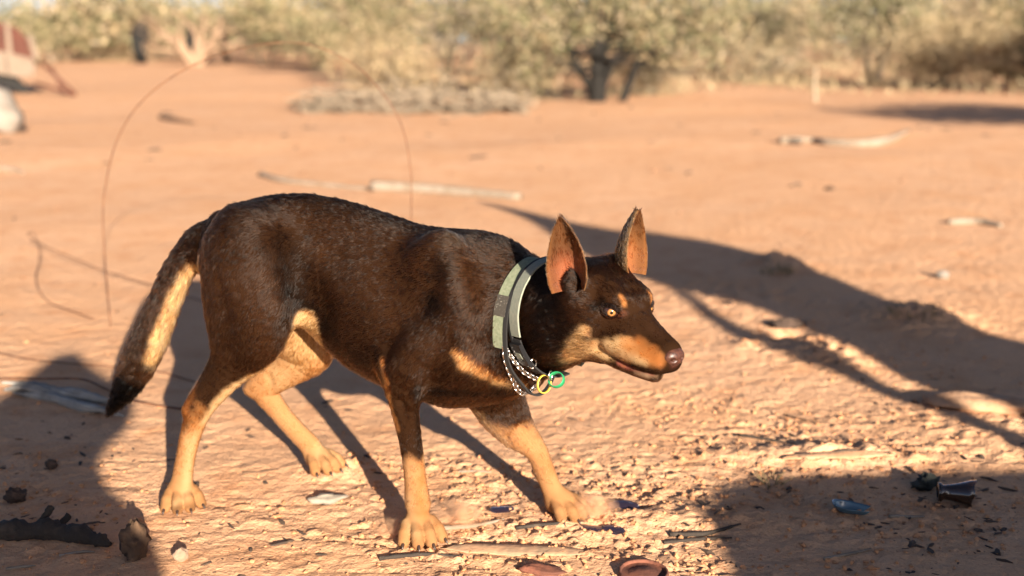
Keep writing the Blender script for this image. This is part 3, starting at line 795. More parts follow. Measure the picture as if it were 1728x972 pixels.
# nose leather
nose_m = mat('nose_leather', np.array([.070, .027, .017]), .40, spec=.35, noise=(260, (.028, .011, .008), .4, .65), bump=(900, .3, .0006))
def uv_blob(c, r, fn, nu=28, nv=20):
    V = []
    for j in range(nv + 1):
        for i in range(nu):
            a, p_ = 2 * math.pi * i / nu, math.pi * j / nv
            V.append(fn(np.array([math.cos(p_), math.sin(p_) * math.cos(a), math.sin(p_) * math.sin(a)])))
    F = [(j * nu + i, (j + 1) * nu + i, (j + 1) * nu + (i + 1) % nu, j * nu + (i + 1) % nu) for j in range(nv) for i in range(nu)]
    return np.array(V), F
def nose_fn(u):
    x, y, z = u
    p = np.array([.0118 * x, .0182 * y * (1 - .25 * max(-z, 0)), .0140 * z])
    for s in (-1, 1):
        dd = math.hypot(y - s * .50, (z + .05) * 1.4)
        if x > -.2: p[0] -= .0075 * math.exp(-(dd / .20) ** 2)
    if x > 0: p[0] -= .0014 * math.exp(-(y / .10) ** 2) * (1 if z < .1 else .3)
    return hp(*(np.array([.1055, 0, -.0330]) + p))
V, F = uv_blob(None, None, nose_fn, 40, 30)
obj('nose', V, F, nose_m, dog)

# claws
claw_m = mat('claw_horn', (.035, .02, .014), .35)
for a, b_, r in CLAWS:
    m = MB(); m.tube([a - (b_ - a) * .6, a, (a + b_) / 2 + np.array([0, 0, .001]), b_], [r * .9, r, r * .75, r * .15], 8)
    m.build('claw', claw_m, dog)

# coat of short hairs
rg = np.random.default_rng(11)
tri = np.concatenate([F_all[:, [0, 1, 2]], F_all[:, [0, 2, 3]]])
v0, v1, v2 = V_all[tri[:, 0]], V_all[tri[:, 1]], V_all[tri[:, 2]]
cn = np.cross(v1 - v0, v2 - v0); ar = np.linalg.norm(cn, axis=1) / 2; tnorm = cn / (2 * ar[:, None] + 1e-15)
cen = (v0 + v1 + v2) / 3
# flow of the coat: (place, direction, weight radius)
FLOW = []
def fl_(px, py, l, d, k=1): FLOW.append((P(px, py, l)[0], np.asarray(d, float), k))
for l in (-.09, 0, .09):
    fl_(430, 340, l, (-1, 0, -.35)); fl_(560, 345, l, (-1, 0, -.1)); fl_(700, 400, l, (-1, 0, -.2)); fl_(800, 420, l, (-1, 0, -.35)); fl_(880, 450, l, (-.8, 0, -.6))
    fl_(640, 560, l, (-1, 0, -.45)); fl_(760, 560, l, (-.7, 0, -.75)); fl_(850, 600, l, (-.45, 0, -.9))
    fl_(420, 450, l, (-.55, 0, -.85)); fl_(520, 480, l, (-.8, 0, -.7)); fl_(720, 640, l, (-.7, 0, -.5))
for Q in (NHIND, FHIND, NFORE, FFORE):
    for i in range(2, len(Q)):
        dd = Q[min(i + 1, len(Q) - 1), :3] - Q[i - 1, :3]; FLOW.append((Q[i, :3], dd / np.linalg.norm(dd), 1))
for i in range(len(TAIL)):
    dd = TAIL[min(i + 1, len(TAIL) - 1), :3] - TAIL[max(i - 1, 0), :3]; FLOW.append((TAIL[i, :3], dd / np.linalg.norm(dd), 1))
for x, y, z in ((.1, 0, 0), (.1, -.02, -.04), (.06, -.03, -.03), (.06, .03, -.03), (.02, 0, .02), (-.05, 0, .06), (0, .04, -.02), (0, -.04, -.02), (-.05, .06, -.02), (-.05, -.06, -.02), (.03, 0, -.065)):
    FLOW.append((hp(x, y, z), HR @ np.array([-1, np.sign(y) * .25, -.12 if z < .02 else 0]), 1))
FLOW.append((hp(-.1, -.05, -.02), np.array([-.7, -.1, -.6]), 1)); FLOW.append((hp(-.1, .05, -.02), np.array([-.7, .1, -.6]), 1))
FP = np.array([x[0] for x in FLOW]); FD = np.array([x[1] for x in FLOW])
HAIR_N = 430000
dens = np.ones(len(tri))
nose_c = hp(.105, 0, -.034)
headd = np.linalg.norm(cen - hp(.02, 0, -.02), axis=1)
dens[headd < .13] = 1.9
dens[np.linalg.norm(cen - nose_c, axis=1) < .0195] = 0
dens[cen[:, 2] < .004] = 0
for ec, out in EYES: dens[np.linalg.norm(cen - hp(*(ec + out * .006)), axis=1) < .0125] = 0
is_ear = tri[:, 0] >= nb_
dens[is_ear] = 1.2
pr = ar * dens; pr /= pr.sum()
ti = rg.choice(len(tri), HAIR_N, p=pr)
a_, b_ = rg.random(HAIR_N), rg.random(HAIR_N); sw = a_ + b_ > 1; a_[sw] = 1 - a_[sw]; b_[sw] = 1 - b_[sw]
rt_ = v0[ti] + a_[:, None] * (v1[ti] - v0[ti]) + b_[:, None] * (v2[ti] - v0[ti])
hn = tnorm[ti].copy(); nb_mask = ~is_ear[ti]
hn[nb_mask] = grid_normal(rt_[nb_mask])
hc = np.empty((HAIR_N, 3))
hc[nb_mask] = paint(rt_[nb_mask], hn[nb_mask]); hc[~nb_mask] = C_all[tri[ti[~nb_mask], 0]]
cl_ = vnoise3(rt_[:, 0] * 260, rt_[:, 1] * 480, rt_[:, 2] * 480, 31) + .6 * vnoise3(rt_[:, 0] * 420, rt_[:, 1] * 520, rt_[:, 2] * 520, 32)
hc *= (np.clip(1 + 1.5 * cl_, .3, 2.2) * (.7 + .6 * rg.random(HAIR_N)))[:, None]
fd = np.empty((HAIR_N, 3))
for s_ in range(0, HAIR_N, 20000):
    q = rt_[s_:s_ + 20000]; dd = ((q[:, None] - FP[None]) ** 2).sum(-1) + 1e-5; wgt = dd ** -2.2; wgt /= wgt.sum(1, keepdims=True)
    fd[s_:s_ + 20000] = wgt @ FD
earax = NT - NB; fd[~nb_mask] = earax / np.linalg.norm(earax)
fd += .35 * (rg.random((HAIR_N, 3)) - .5)
for a in range(3): fd[:, a] += .42 * vnoise3(rt_[:, 0] * 130 + 9 * a, rt_[:, 1] * 130, rt_[:, 2] * 130, 41 + a)
fd -= hn * (fd * hn).sum(1, keepdims=True); fd /= np.linalg.norm(fd, axis=1, keepdims=True) + 1e-9
L = np.full(HAIR_N, .0080)
tq = crom(TAIL, 40)
dt = np.sqrt(((rt_[:, None, 0] - tq[None, :, 0]) ** 2 + (rt_[:, None, 1] - tq[None, :, 1]) ** 2 + (rt_[:, None, 2] - tq[None, :, 2]) ** 2).min(1))
L = np.where((dt < .05) & (rt_[:, 0] < -.21), .014, L)
for Q in (NHIND, FHIND, NFORE, FFORE):
    qq = crom(Q[3:], 20)[:, :3]; dl = np.sqrt(((rt_[:, None] - qq[None]) ** 2).sum(-1).min(1)); L = np.where(dl < .045, np.minimum(L, .0056), L)
L = np.where(rt_[:, 2] < .06, .0032, L)
hx = (rt_ - HE) @ HR / HS
hd_m = (hx[:, 0] > -.10) & (np.linalg.norm(hx - np.array([.02, 0, -.01]), axis=1) < .15)
L = np.where(hd_m, np.interp(hx[:, 0], [-.12, -.06, 0, .06, .12], [.012, .009, .0056, .0042, .003]), L)
nk = np.linalg.norm(rt_ - P(900, 500, -.03)[0], axis=1) < .13
L = np.where(nk & ~hd_m, .011, L)
L = np.where(~nb_mask, .0058, L)
L = L * (.6 + .7 * rg.random(HAIR_N))
lift = np.where(L > .010, .38, .30)[:, None] * (.6 + .8 * rg.random((HAIR_N, 1))) * np.clip(1 + 1.6 * vnoise3(rt_[:, 0] * 190, rt_[:, 1] * 190, rt_[:, 2] * 190, 51), .3, 2)[:, None]
NP = 4
u_ = np.linspace(0, 1, NP)[None, :, None]
dirv = fd + hn * lift
pos = rt_[:, None] - hn[:, None] * .0006 + dirv[:, None] * (L[:, None, None] * u_) - hn[:, None] * (L[:, None, None] * lift[:, None] * .55 * u_ ** 2)
hcv = bpy.data.hair_curves.new('coat_fur')
hcv.add_curves([NP] * HAIR_N)
hcv.position_data.foreach_set('vector', pos.astype(np.float32).ravel())
ra = hcv.attributes.new('radius', 'FLOAT', 'POINT')
rad = (np.array([.00026, .00024, .00018, .00005])[None, :] * np.clip(L / .0065, .5, 1.6)[:, None]).astype(np.float32)
ra.data.foreach_set('value', rad.ravel())
ca = hcv.attributes.new('col', 'FLOAT_COLOR', 'CURVE')
c4 = np.ones((HAIR_N, 4), np.float32); c4[:, :3] = np.clip(hc, .001, .9); ca.data.foreach_set('color', c4.ravel())
hcv.materials.append(hair_m)
fur = bpy.data.objects.new('coat_fur', hcv); COL.objects.link(fur); fur.parent = dog
# ------------------------------------------------------------------ collars, chain and tags (worn by the dog: its parts)
def ring(p1, p2, p3, off=.004, n=120, sm=3):
    """the loop a plane through three surface points cuts round the neck, lifted off the coat"""
    nrm = np.cross(p2 - p1, p3 - p1); nrm /= np.linalg.norm(nrm)
    if nrm[0] < 0: nrm = -nrm
    side = np.cross(nrm, p3 - p1); side /= np.linalg.norm(side)
    c = (p1 + p3) / 2; c = c + side * (.045 if side[1] > 0 else -.045)
    e1 = (p1 - c) - nrm * ((p1 - c) @ nrm); e1 /= np.linalg.norm(e1); e2 = np.cross(nrm, e1)
    R = []
    for k in range(n):
        a = 2 * math.pi * k / n; d_ = e1 * math.cos(a) + e2 * math.sin(a)
        rr_ = np.arange(.03, .2, .001); v = grid_at(c + d_[None] * rr_[:, None]); j = np.argmax(v > 0); R.append(rr_[j] if v[j] > 0 else .12)
    R = np.array(R)
    for _ in range(sm): R = (np.roll(R, 1) + R * 2 + np.roll(R, -1)) / 4
    pts = np.array([c + (e1 * math.cos(2 * math.pi * k / n) + e2 * math.sin(2 * math.pi * k / n)) * (R[k] + off) for k in range(n)])
    return pts, nrm, c
def band(pts, c, nrm, wid, th, closed, wd=None):
    """strap of width wid and thickness th along pts"""
    m = len(pts); V = []; F = []
    for i in range(m):
        o = pts[i] - c; o -= nrm * (o @ nrm); o /= np.linalg.norm(o)
        for a, b_ in ((-1, 0), (1, 0), (1, 1), (-1, 1)): V.append(pts[i] + nrm * (a * wid / 2) + o * (b_ * th))
    for i in range(m if closed else m - 1):
        q = ((i + 1) % m) * 4
        for k in range(4): F.append((i * 4 + k, i * 4 + (k + 1) % 4, q + (k + 1) % 4, q + k))
    if not closed: F += [(3, 2, 1, 0), tuple((m - 1) * 4 + k for k in range(4))]
    return np.array(V), F
green_web = mat('green_webbing', (.135, .155, .095), .85, noise=(220, (.20, .21, .14), .4, .7), bump=(1400, .5, .0006))
grey_web = mat('grey_webbing', (.17, .185, .145), .85, noise=(220, (.22, .22, .17), .4, .7), bump=(1400, .5, .0006))
black_web = mat('black_webbing', (.010, .009, .009), .8)
black_pl = mat('black_plastic', (.008, .008, .009), .35)
patch_m = mat('label_patch', (.045, .038, .03), .7, noise=(420, (.20, .18, .15), .62, .66))
steel = mat('steel', (.62, .58, .54), .22, metal=1.0)
ringm = {}
p1, p2, p3 = hit(903, 442), hit(846, 556), hit(880, 648)
r1, n1, c1 = ring(p1, p2, p3, .004)
q1 = np.array([pix(p) for p in r1]); near1 = np.array([(p - c1)[1] < 0 for p in r1])
near_side = lambda pts, c, lo, hi: [i for i, p in enumerate(pts) if (p - c)[1] < .0 and lo <= pix(p)[1] < hi]
def arc(pts, c, lo, hi):
    ids = near_side(pts, c, lo, hi)
    # keep ring order without a break in the run
    s_ = set(ids); st = [i for i in ids if (i - 1) % len(pts) not in s_]
    if not st: return pts[ids]
    i = st[0]; out = []
    while i in s_: out.append(pts[i]); i = (i + 1) % len(pts)
    return np.array(out)
low = [i for i in range(len(r1)) if not ((r1[i] - c1)[1] < 0 and pix(r1[i])[1] > 592)]
s_ = set(low); st = [i for i in low if (i - 1) % len(r1) not in s_]
i = st[0]; strap = []
while i in s_ and len(strap) < len(r1): strap.append(r1[i]); i = (i + 1) % len(r1)
V, F = band(np.array(strap), c1, n1, .021, .0022, False)
collar = obj('collar', V, F, green_web, dog, False); collar['label'] = 'pale green webbing collar with dark label and steel chain'
a_ = arc(r1, c1, 497, 536)
o_ = (a_ - c1); o_ -= (o_ @ n1)[:, None] * n1; o_ /= np.linalg.norm(o_, axis=1)[:, None]
V, F = band(a_ + o_ * .0024, c1, n1, .0212, .0008, False); obj('label_patch', V, F, patch_m, collar, False)
V, F = band(r1 + n1 * .012, c1, n1, .006, .003, True); obj('lining', V, F, black_web, collar, False)

p1, p2, p3 = hit(896, 470), hit(876, 535), hit(922, 622)
r2, n2, c2 = ring(p1, p2, p3, .0065)
up2 = [i for i in range(len(r2)) if not ((r2[i] - c2)[1] < .012 and pix(r2[i])[1] > 572)]
s_ = set(up2); st = [i for i in up2 if (i - 1) % len(r2) not in s_]
i = st[0]; strap = []
while i in s_ and len(strap) < len(r2): strap.append(r2[i]); i = (i + 1) % len(r2)
V, F = band(np.array(strap), c2, n2, .021, .0024, False)
collar2 = obj('collar', V, F, grey_web, dog, False); collar2['label'] = 'grey green webbing collar with black buckle and hanging tags'
V, F = band(r2 - n2 * .012, c2, n2, .005, .0026, True); obj('lining', V, F, black_web, collar2, False)
lowarc = arc(r2, c2, 570, 700)
if len(lowarc) > 2:
    V, F = band(lowarc, c2, n2, .018, .0024, False); obj('strap_end', V, F, black_web, collar2, False)
bk = arc(r2, c2, 574, 612)
if len(bk) > 2:
    ob = bk - c2; ob -= (ob @ n2)[:, None] * n2; ob /= np.linalg.norm(ob, axis=1)[:, None]
    V, F = band(bk + ob * .002, c2, n2, .0235, .006, False); bo = obj('buckle', V, F, black_pl, collar2, False)
    mid = slice(len(bk) // 3, max(len(bk) // 3 + 3, 3 * len(bk) // 4))
    V, F = band((bk + ob * .0078)[mid], c2, n2, .011, .0008, False); obj('buckle_face', V, F, grey_web, bo, False)

def torus(c, ax, up, R, r, wid=None, n=22, m=8):
    """ring with axis ax; wid gives a flat ribbon section"""
    ax = ax / np.linalg.norm(ax); e1 = up - ax * (up @ ax); e1 /= np.linalg.norm(e1); e2 = np.cross(ax, e1)
    V = []
    for i in range(n):
        a = 2 * math.pi * i / n; d_ = (e1 * math.cos(a) + e2 * math.sin(a))
        for j in range(m):
            b_ = 2 * math.pi * j / m; V.append(c + d_ * (R[0] if abs(math.cos(a)) > 2 else 1) * 0 + (e1 * math.cos(a) * R[0] + e2 * math.sin(a) * R[1]) + d_ * r * math.cos(b_) + ax * (wid or r) * math.sin(b_))
    F = [(i * m + j, ((i + 1) % n) * m + j, ((i + 1) % n) * m + (j + 1) % m, i * m + (j + 1) % m) for i in range(n) for j in range(m)]
    return np.array(V), F
toc = np.array([-DF[1], -DL[1], 0.05]); toc /= np.linalg.norm(toc)         # towards the camera, in the dog's frame
def surf(px, py, off):
    p = hit(px, py)
    return None if p is None else p + grid_normal(p) * off
mb = MB()
for path in ([(852, 578), (851, 598), (856, 618), (864, 636), (872, 652), (884, 657), (896, 650), (905, 640)], [(853, 582), (862, 596), (874, 610), (886, 622), (898, 630), (908, 634)]):
    pts = [surf(x, y, .007) for x, y in path]; pts = [p if p is not None else None for p in pts]
    last = None
    for k in range(len(pts)):
        if pts[k] is None: pts[k] = at_depth(*path[k], last)
        last = pts[k]
    cv = crom(np.array(pts), 200); ln_ = np.r_[0, np.cumsum(np.linalg.norm(np.diff(cv, axis=0), axis=1))]
    nl = int(ln_[-1] / .0062)
    for k in range(nl):
        j = np.searchsorted(ln_, (k + .5) * ln_[-1] / nl); j = min(max(j, 1), 198); tg_ = cv[j + 1] - cv[j - 1]; tg_ /= np.linalg.norm(tg_)
        nr = np.cross(tg_, toc); nr /= np.linalg.norm(nr); ang = .75 if k % 2 else -.75
        V, F = torus(cv[j], toc * math.cos(ang) + nr * math.sin(ang), tg_, (.0050, .0030), .0012, n=14, m=6); mb.add(V, F)
mb.build('chain', steel, collar)
tagc = at_depth(922, 641, p3) + toc * .012
yel = mat('yellow_tag', (.50, .33, .05), .4); grn = mat('green_tag', (.012, .20, .075), .4)
V, F = torus(at_depth(918, 648, tagc), toc * .75 + rt * .55 + np.array([0, 0, .1]), np.array([0, 0, 1.0]) + rt * .35, (.0128, .0118), .0011, .0026, n=32); obj('yellow_ring', V, F, yel, collar2)
V, F = torus(at_depth(939, 641, tagc + toc * .003), toc * .70 + rt * -.35 + np.array([0, 0, .5]), np.array([0, 0, 1.0]) + rt * -.3, (.0108, .0112), .0011, .0050, n=32); obj('green_ring', V, F, grn, collar2)
V, F = torus(at_depth(929, 634, tagc + toc * .002), toc * .4 + rt * .9, np.array([0, 0, 1.0]), (.0075, .006), .0011, n=20); obj('split_ring', V, F, steel, collar2)
V, F = torus(at_depth(899, 614, p3 + toc * .014), toc * .9 + rt * .3, np.array([.3, 0, 1.0]), (.0065, .0050), .0013, n=20); obj('metal_loop', V, F, steel, collar2)

# ------------------------------------------------------------------ things lying on the sand
def gp(px, py, up=0.0):
    g = G(px, py); 
    for _ in range(3): g = G(px, py, float(ground_z(g[0], g[1])))
    return np.array([g[0], g[1], float(ground_z(g[0], g[1])) + up])
RG = np.random.default_rng(77)
rust = mat('rusty_wire', (.17, .075, .035), .75, metal=.2, noise=(60, (.08, .035, .02), .4, .6))
# wires
mb = MB()
arch = [(185, 530), (179, 460), (174, 380), (177, 320), (198, 235), (245, 165), (330, 108), (430, 77), (515, 74), (590, 104), (640, 150), (678, 212), (693, 290), (694, 345)]
pts = [atY(x, y, 2.86 + .03 * i / 13) for i, (x, y) in enumerate(arch)]
pts.append(np.array([pts[-1][0] - .01, 2.9, -.02])); pts[0][2] = -.01
mb.tube(crom(np.array(pts), 90), .0017, 6); tag(mb.build('wire', rust), 'thin rusty wire standing up in a tall arch behind the dog', 'wire', 'old fence wires')
mb = MB()
hk = [(345, 515, .01), (255, 491, .02), (175, 471, .03), (110, 449, .04), (72, 436, .05), (50, 425, .06), (57, 419, .06), (66, 433, .05), (68, 452, .03), (61, 470, .01), (66, 495, .01), (84, 516, .01), (120, 530, .01), (158, 541, .005)]
mb.tube(crom(np.array([gp(x, y) + np.array([0, 0, z]) for x, y, z in hk]), 80), .0017, 6); tag(mb.build('wire', rust), 'thin rusty wire bent into a hook, lying left of the tail', 'wire', 'old fence wires')
mb = MB()
mb.tube(crom(np.array([gp(x, y, z) for x, y, z in [(-60, 596, .01), (0, 605, .012), (60, 618, .015), (110, 625, .018), (190, 629, .014), (260, 632, .01), (330, 645, .0)]]), 50), .0019, 6); tag(mb.build('wire', rust), 'straight dark wire crossing behind the tail tip', 'wire', 'old fence wires')
mb = MB()
mb.tube(crom(np.array([gp(x, y, z) for x, y, z in [(-60, 652, .02), (0, 656, .024), (80, 661, .03), (140, 662, .03), (175, 672, .024), (215, 684, .015), (270, 691, .008), (335, 693, .0)]]), 60), .0024, 6); tag(mb.build('wire', rust), 'dark wire passing over grey splintered wood by the tail', 'wire', 'old fence wires')

# timber
grey_wood = mat('grey_timber', (.30, .28, .25), .85, noise=(24, (.15, .135, .12), .35, .65), bump=(90, .8, .004))
dark_wood = mat('charred_branch', (.030, .022, .017), .9, noise=(40, (.07, .05, .035), .5, .75), bump=(120, .9, .004))
pale_wood = mat('bleached_wood', (.235, .19, .145), .85, noise=(14, (.17, .125, .085), .4, .7), bump=(60, .6, .005))
brown_wood = mat('brown_bark', (.13, .075, .042), .9, noise=(30, (.06, .035, .022), .4, .65), bump=(90, .9, .005))
def stick(pts, rad, m, name, label, cat, group=None, n=10, wob=.25, seed=1, sink=.3, res=24):
    P_ = crom(np.array([gp(x, y) for x, y in pts]), res); r = np.interp(np.linspace(0, 1, res), np.linspace(0, 1, len(rad)), rad)
    P_[:, 2] += r * (1 - sink)
    mb = MB(); mb.tube(P_, r, n, wob=wob, seed=seed); o = mb.build(name, m); tag(o, label, cat, group); return o
mb = MB()
for k, (off, r0) in enumerate((((0, 0), .011), ((6, 7), .009), ((-4, -8), .010), ((14, 12), .007), ((20, -4), .008))):
    P_ = crom(np.array([gp(x + off[0], y + off[1] * (.5 + .5 * i / 4)) for i, (x, y) in enumerate([(8, 664), (50, 664), (95, 674), (140, 688), (195, 699)])]), 30)
    P_[:, 2] += .008 + .003 * k % .008 + .006 * np.sin(np.linspace(0, 6, 30) + k)
    mb.tube(P_, r0 * (1 + .35 * np.sin(np.linspace(0, 9, 30) + 2 * k)) * np.r_[np.linspace(.3, 1, 8), np.ones(14), np.linspace(1, .25, 8)], 9, wob=.3, seed=k)
tag(mb.build('driftwood', grey_wood), 'grey splintered weathered wood lying in shade beside the tail tip', 'wood')
mb = MB()
P_ = crom(np.array([gp(x, y) for x, y in [(-60, 902), (20, 905), (90, 906), (150, 914), (186, 922)]]), 40); r = np.interp(np.linspace(0, 1, 40), [0, .3, .7, .9, 1], [.017, .016, .014, .009, .005]) * (1 + .15 * np.sin(np.linspace(0, 30, 40)))
P_[:, 2] += r * .6; mb.tube(P_, r, 12, wob=.35, seed=4)
mb.tube(crom(np.array([gp(70, 900, .015), gp(84, 893, .03), gp(90, 889, .035)]), 8), [.006] * 7 + [.003], 7, wob=.4, seed=6)
mb.tube(crom(np.array([gp(100, 900, .012), gp(118, 890, .02)]), 6), .006, 7, wob=.4, seed=8)
tag(mb.build('dead_branch', dark_wood), 'dark rough dead branch lying in the shaded corner below the tail', 'branch')
def rock_mesh(c, r, seed, nu=18, nv=12, rough=.25, flat=1.0, freq=2.2):
    V = []
    for j in range(nv + 1):
        for i in range(nu):
            a, p_ = 2 * math.pi * i / nu, math.pi * j / nv
            V.append((math.sin(p_) * math.cos(a), math.sin(p_) * math.sin(a), math.cos(p_)))
    V = np.array(V); d_ = 1 + rough * 2 * vnoise3(V[:, 0] * freq + seed * 7.1, V[:, 1] * freq + 3, V[:, 2] * freq + 5, seed) + rough * vnoise3(V[:, 0] * freq * 2.6, V[:, 1] * freq * 2.6 + seed, V[:, 2] * freq * 2.6, seed + 1)
    V = V * d_[:, None] * np.asarray(r) + np.asarray(c)
    F = [(j * nu + i, (j + 1) * nu + i, (j + 1) * nu + (i + 1) % nu, j * nu + (i + 1) % nu) for j in range(nv) for i in range(nu)]
    return V, F
def rock(px, py, r, m, name, label, cat, seed, rough=.25, sink=.3, rz=0, freq=2.2, group=None):
    g = gp(px, py); V, F = rock_mesh((0, 0, 0), r, seed, rough=rough, freq=freq)
    o = obj(name, V, F, m); o.location = g + np.array([0, 0, r[2] * (1 - sink)]); o.rotation_euler = (0, 0, rz); tag(o, label, cat, group); return o
rock(231, 938, (.018, .020, .032), brown_wood, 'bark_chunk', 'jagged brown bark chunk standing at the end of the dark branch', 'bark', 5, .5, .3, .4, 3.2)
stone = mat('pale_stone', (.30, .20, .135), .9, noise=(50, (.22, .14, .09), .4, .7), bump=(160, .5, .003))
white_stone = mat('white_stone', (.21, .18, .15), .85, noise=(9, (.15, .12, .095), .45, .7))
clod_m = mat('dark_clod', (.055, .034, .024), .95, noise=(90, (.11, .065, .045), .5, .7), bump=(160, .9, .004))
flat_m = mat('flat_stone', (.27, .225, .175), .85, noise=(40, (.20, .165, .13), .4, .7), bump=(120, .5, .003))
buried = mat('buried_timber', (.44, .255, .145), .9, noise=(30, (.36, .19, .10), .4, .65), bump=(80, .7, .004))
rock(306, 944, (.012, .011, .010), stone, 'pebble', 'small pale pebble on sunlit sand below the hind paw', 'stone', 9)
rock(1590, 470, (.021, .017, .016), white_stone, 'pebble', 'white pebble on open sand at the right above the long shadow', 'stone', 12, .15)
rock(87, 788, (.0105, .010, .010), clod_m, 'clod', 'round dark clod alone in the shade left of the hind paw', 'clod', 3, .2)
rock(27, 846, (.016, .014, .013), clod_m, 'clod', 'larger rough dark clod in the shade above the dark branch', 'clod', 6, .4, freq=3)
rock(552, 845, (.030, .017, .007), flat_m, 'flat_stone', 'flat grey stone half sunk between the hind and fore paws', 'stone', 7, .3, .45, .15)
rock(1660, 688, (.115, .05, .016), buried, 'sand_slab', 'pale long slab of crusted sand at the right edge', 'slab', 17, .25, .45, -.25)
rock(1405, 768, (.10, .018, .005), buried, 'buried_log', 'half buried pale log between two shadows right of the paws', 'log', 19, .25, .6, .12)
rock(860, 928, (.105, .018, .0035), mat('half_buried_plank', (.42, .24, .135), .9, noise=(30, (.28, .18, .11), .4, .65), bump=(90, .7, .003)), 'buried_plank', 'flat weathered plank half buried in front of the fore paws', 'plank', 23, .2, .6, -.08)
rock(1325, 566, (.045, .022, .014), clod_m, 'clod', 'dark clod in the hollow of the crumbly mound right of the nose', 'clod', 29, .5, .3, .1, 3)
rock(1562, 824, (.020, .014, .014), mat('seed_pod', (.03, .032, .026), .8, bump=(150, .9, .004)), 'seed_pod', 'small dark spiky seed pod beside the bottle neck', 'seed pod', 31, .6, .3, .4, 4)
rock(1232, 514, (.009, .008, .007), clod_m, 'clod', 'tiny dark clod inside the long shadow right of the face', 'clod', 33, .2)
# broken bottle and glass
amber = mat('brown_glass', (.030, .014, .008), .06, spec=.6, coat=.6)
blue_gl = mat('blue_grey_shard', (.05, .10, .13), .18, spec=.7, coat=.8)
dark_gl = mat('dark_glass', (.018, .012, .020), .05, spec=.8, coat=1.0)
bott = empty('bottle_neck', gp(1622, 850), 0); tag(bott, 'broken brown bottle neck lying in the shade at the right', 'bottle')
prof = [(-.038, .0125), (-.036, .0145), (-.031, .0145), (-.029, .0125), (-.018, .0135), (-.004, .0165), (.008, .020), (.018, .0235)]
V = []; n = 32
for inner in (0, 1):
    for q, (x, r) in enumerate(prof if not inner else prof[::-1]):
        for j in range(n):
            a = 2 * math.pi * j / n; rr_ = r - (.0022 if inner else 0); xx = x
            if x == .018: xx = x + .005 * math.sin(a + .9) + .0015 * math.sin(a * 5)
            V.append((xx, rr_ * math.cos(a), rr_ * math.sin(a) + .019))
m_ = 2 * len(prof)
F = [(i * n + j, i * n + (j + 1) % n, (i + 1) * n + (j + 1) % n, (i + 1) * n + j) for i in range(m_ - 1) for j in range(n)] + [((m_ - 1) * n + j, (m_ - 1) * n + (j + 1) % n, (j + 1) % n, j) for j in range(n)]
obj('glass', V, F, amber, bott); bott.rotation_euler = (0, -.04, -.22)
mb = MB(); 
for x_, r_ in ((-.0365, .0146), (-.0335, .0152)):
    V, F = torus(np.array([x_, 0, .019]), np.array([1.0, 0, 0]), np.array([0, 0, 1.0]), (r_, r_), .0014, n=28, m=8); mb.add(V, F)
mb.build('rim', amber, bott)
def shell(px, py, R, arc, length, m, name, label, cat, rz, tilt=0.0, taper=.3, th=.0022, up=.0):
    """a curved splinter: part of a cylinder wall, pointed at one end"""
    V = []; nu, nv = 16, 18
    for layer in (0, 1):
        for j in range(nv):
            v = j / (nv - 1); wv = (1 - (v * 2 - 1) ** 2) ** .5 if taper == 0 else math.sin(math.pi * min(max(v * .92 + .05, 0), 1)) ** .7
            for i in range(nu):
                u = (-1 + 2 * i / (nu - 1)) * arc * wv * (1 + .08 * math.sin(j * 1.7)); rr_ = R - layer * th
                V.append(((v - .5) * length + .003 * math.sin(i * 1.3), rr_ * math.sin(u), rr_ * math.cos(u) - R * math.cos(arc)))
    nn = nu * nv; F = []
    for j in range(nv - 1):
        for i in range(nu - 1):
            a = j * nu + i; F.append((a, a + 1, a + nu + 1, a + nu)); q = nn + a; F.append((q, q + nu, q + nu + 1, q + 1))
        for i in (0, nu - 1): a = j * nu + i; F.append((a, a + nu, nn + a + nu, nn + a))
    for j in (0, nv - 1):
        for i in range(nu - 1): a = j * nu + i; F.append((a, a + 1, nn + a + 1, nn + a))
    o = obj(name, V, F, m); o.location = gp(px, py, up); o.rotation_euler = (tilt, 0, rz); tag(o, label, cat); return o
# blue shard: a scoop, open to the right
V = []; nu, nv = 26, 10
for layer in (0, 1):
    for j in range(nv):
        v = j / (nv - 1)
        for i in range(nu):
            a = -2.3 + 4.6 * i / (nu - 1); r = (.0135 - .0014 * layer) * (.35 + .65 * v ** .5); st = 1 + 1.1 * max(0, abs(a) / 2.3) ** 4
            V.append((-r * math.cos(a) * 1.25 * st + .006, r * math.sin(a) * (1 - .1 * st), .0005 + .012 * v ** 1.6 * (1.1 - .35 * abs(a) / 2.3) + .001 * (1 - layer)))
nn = nu * nv; F = []
for j in range(nv - 1):
    for i in range(nu - 1):
        a = j * nu + i; F.append((a, a + 1, a + nu + 1, a + nu)); q = nn + a; F.append((q, q + nu, q + nu + 1, q + 1))
for i in range(nu - 1): a = (nv - 1) * nu + i; F.append((a, a + 1, nn + a + 1, nn + a))
o = obj('glass_shard', V, F, blue_gl); o.location = gp(1420, 864); o.rotation_euler = (.0, .0, -.35); o.scale = (1.5, 1.5, 1.2); tag(o, 'curved blue grey shard lying alone in the right hand shade', 'shard')
shell(846, 862, .020, .7, .036, dark_gl, 'glass_shard', 'dark purple brown shard between the two fore paws', 'shard', .15, .2)
shell(1052, 858, .030, .55, .048, dark_gl, 'glass_shard', 'pointed dark blue shard right of the far fore paw', 'shard', -.06, .5)
shell(1000, 888, .020, .6, .034, dark_gl, 'glass_shard', 'dark shard just below the far fore paw', 'shard', -.25, .1)
shell(1035, 894, .018, .6, .032, dark_gl, 'glass_shard', 'thin violet shard lowest right of the far fore paw', 'shard', -.35, .4)
rust_sheet = mat('red_rust', (.17, .060, .034), .85, noise=(60, (.10, .036, .022), .4, .6), bump=(150, .6, .002))
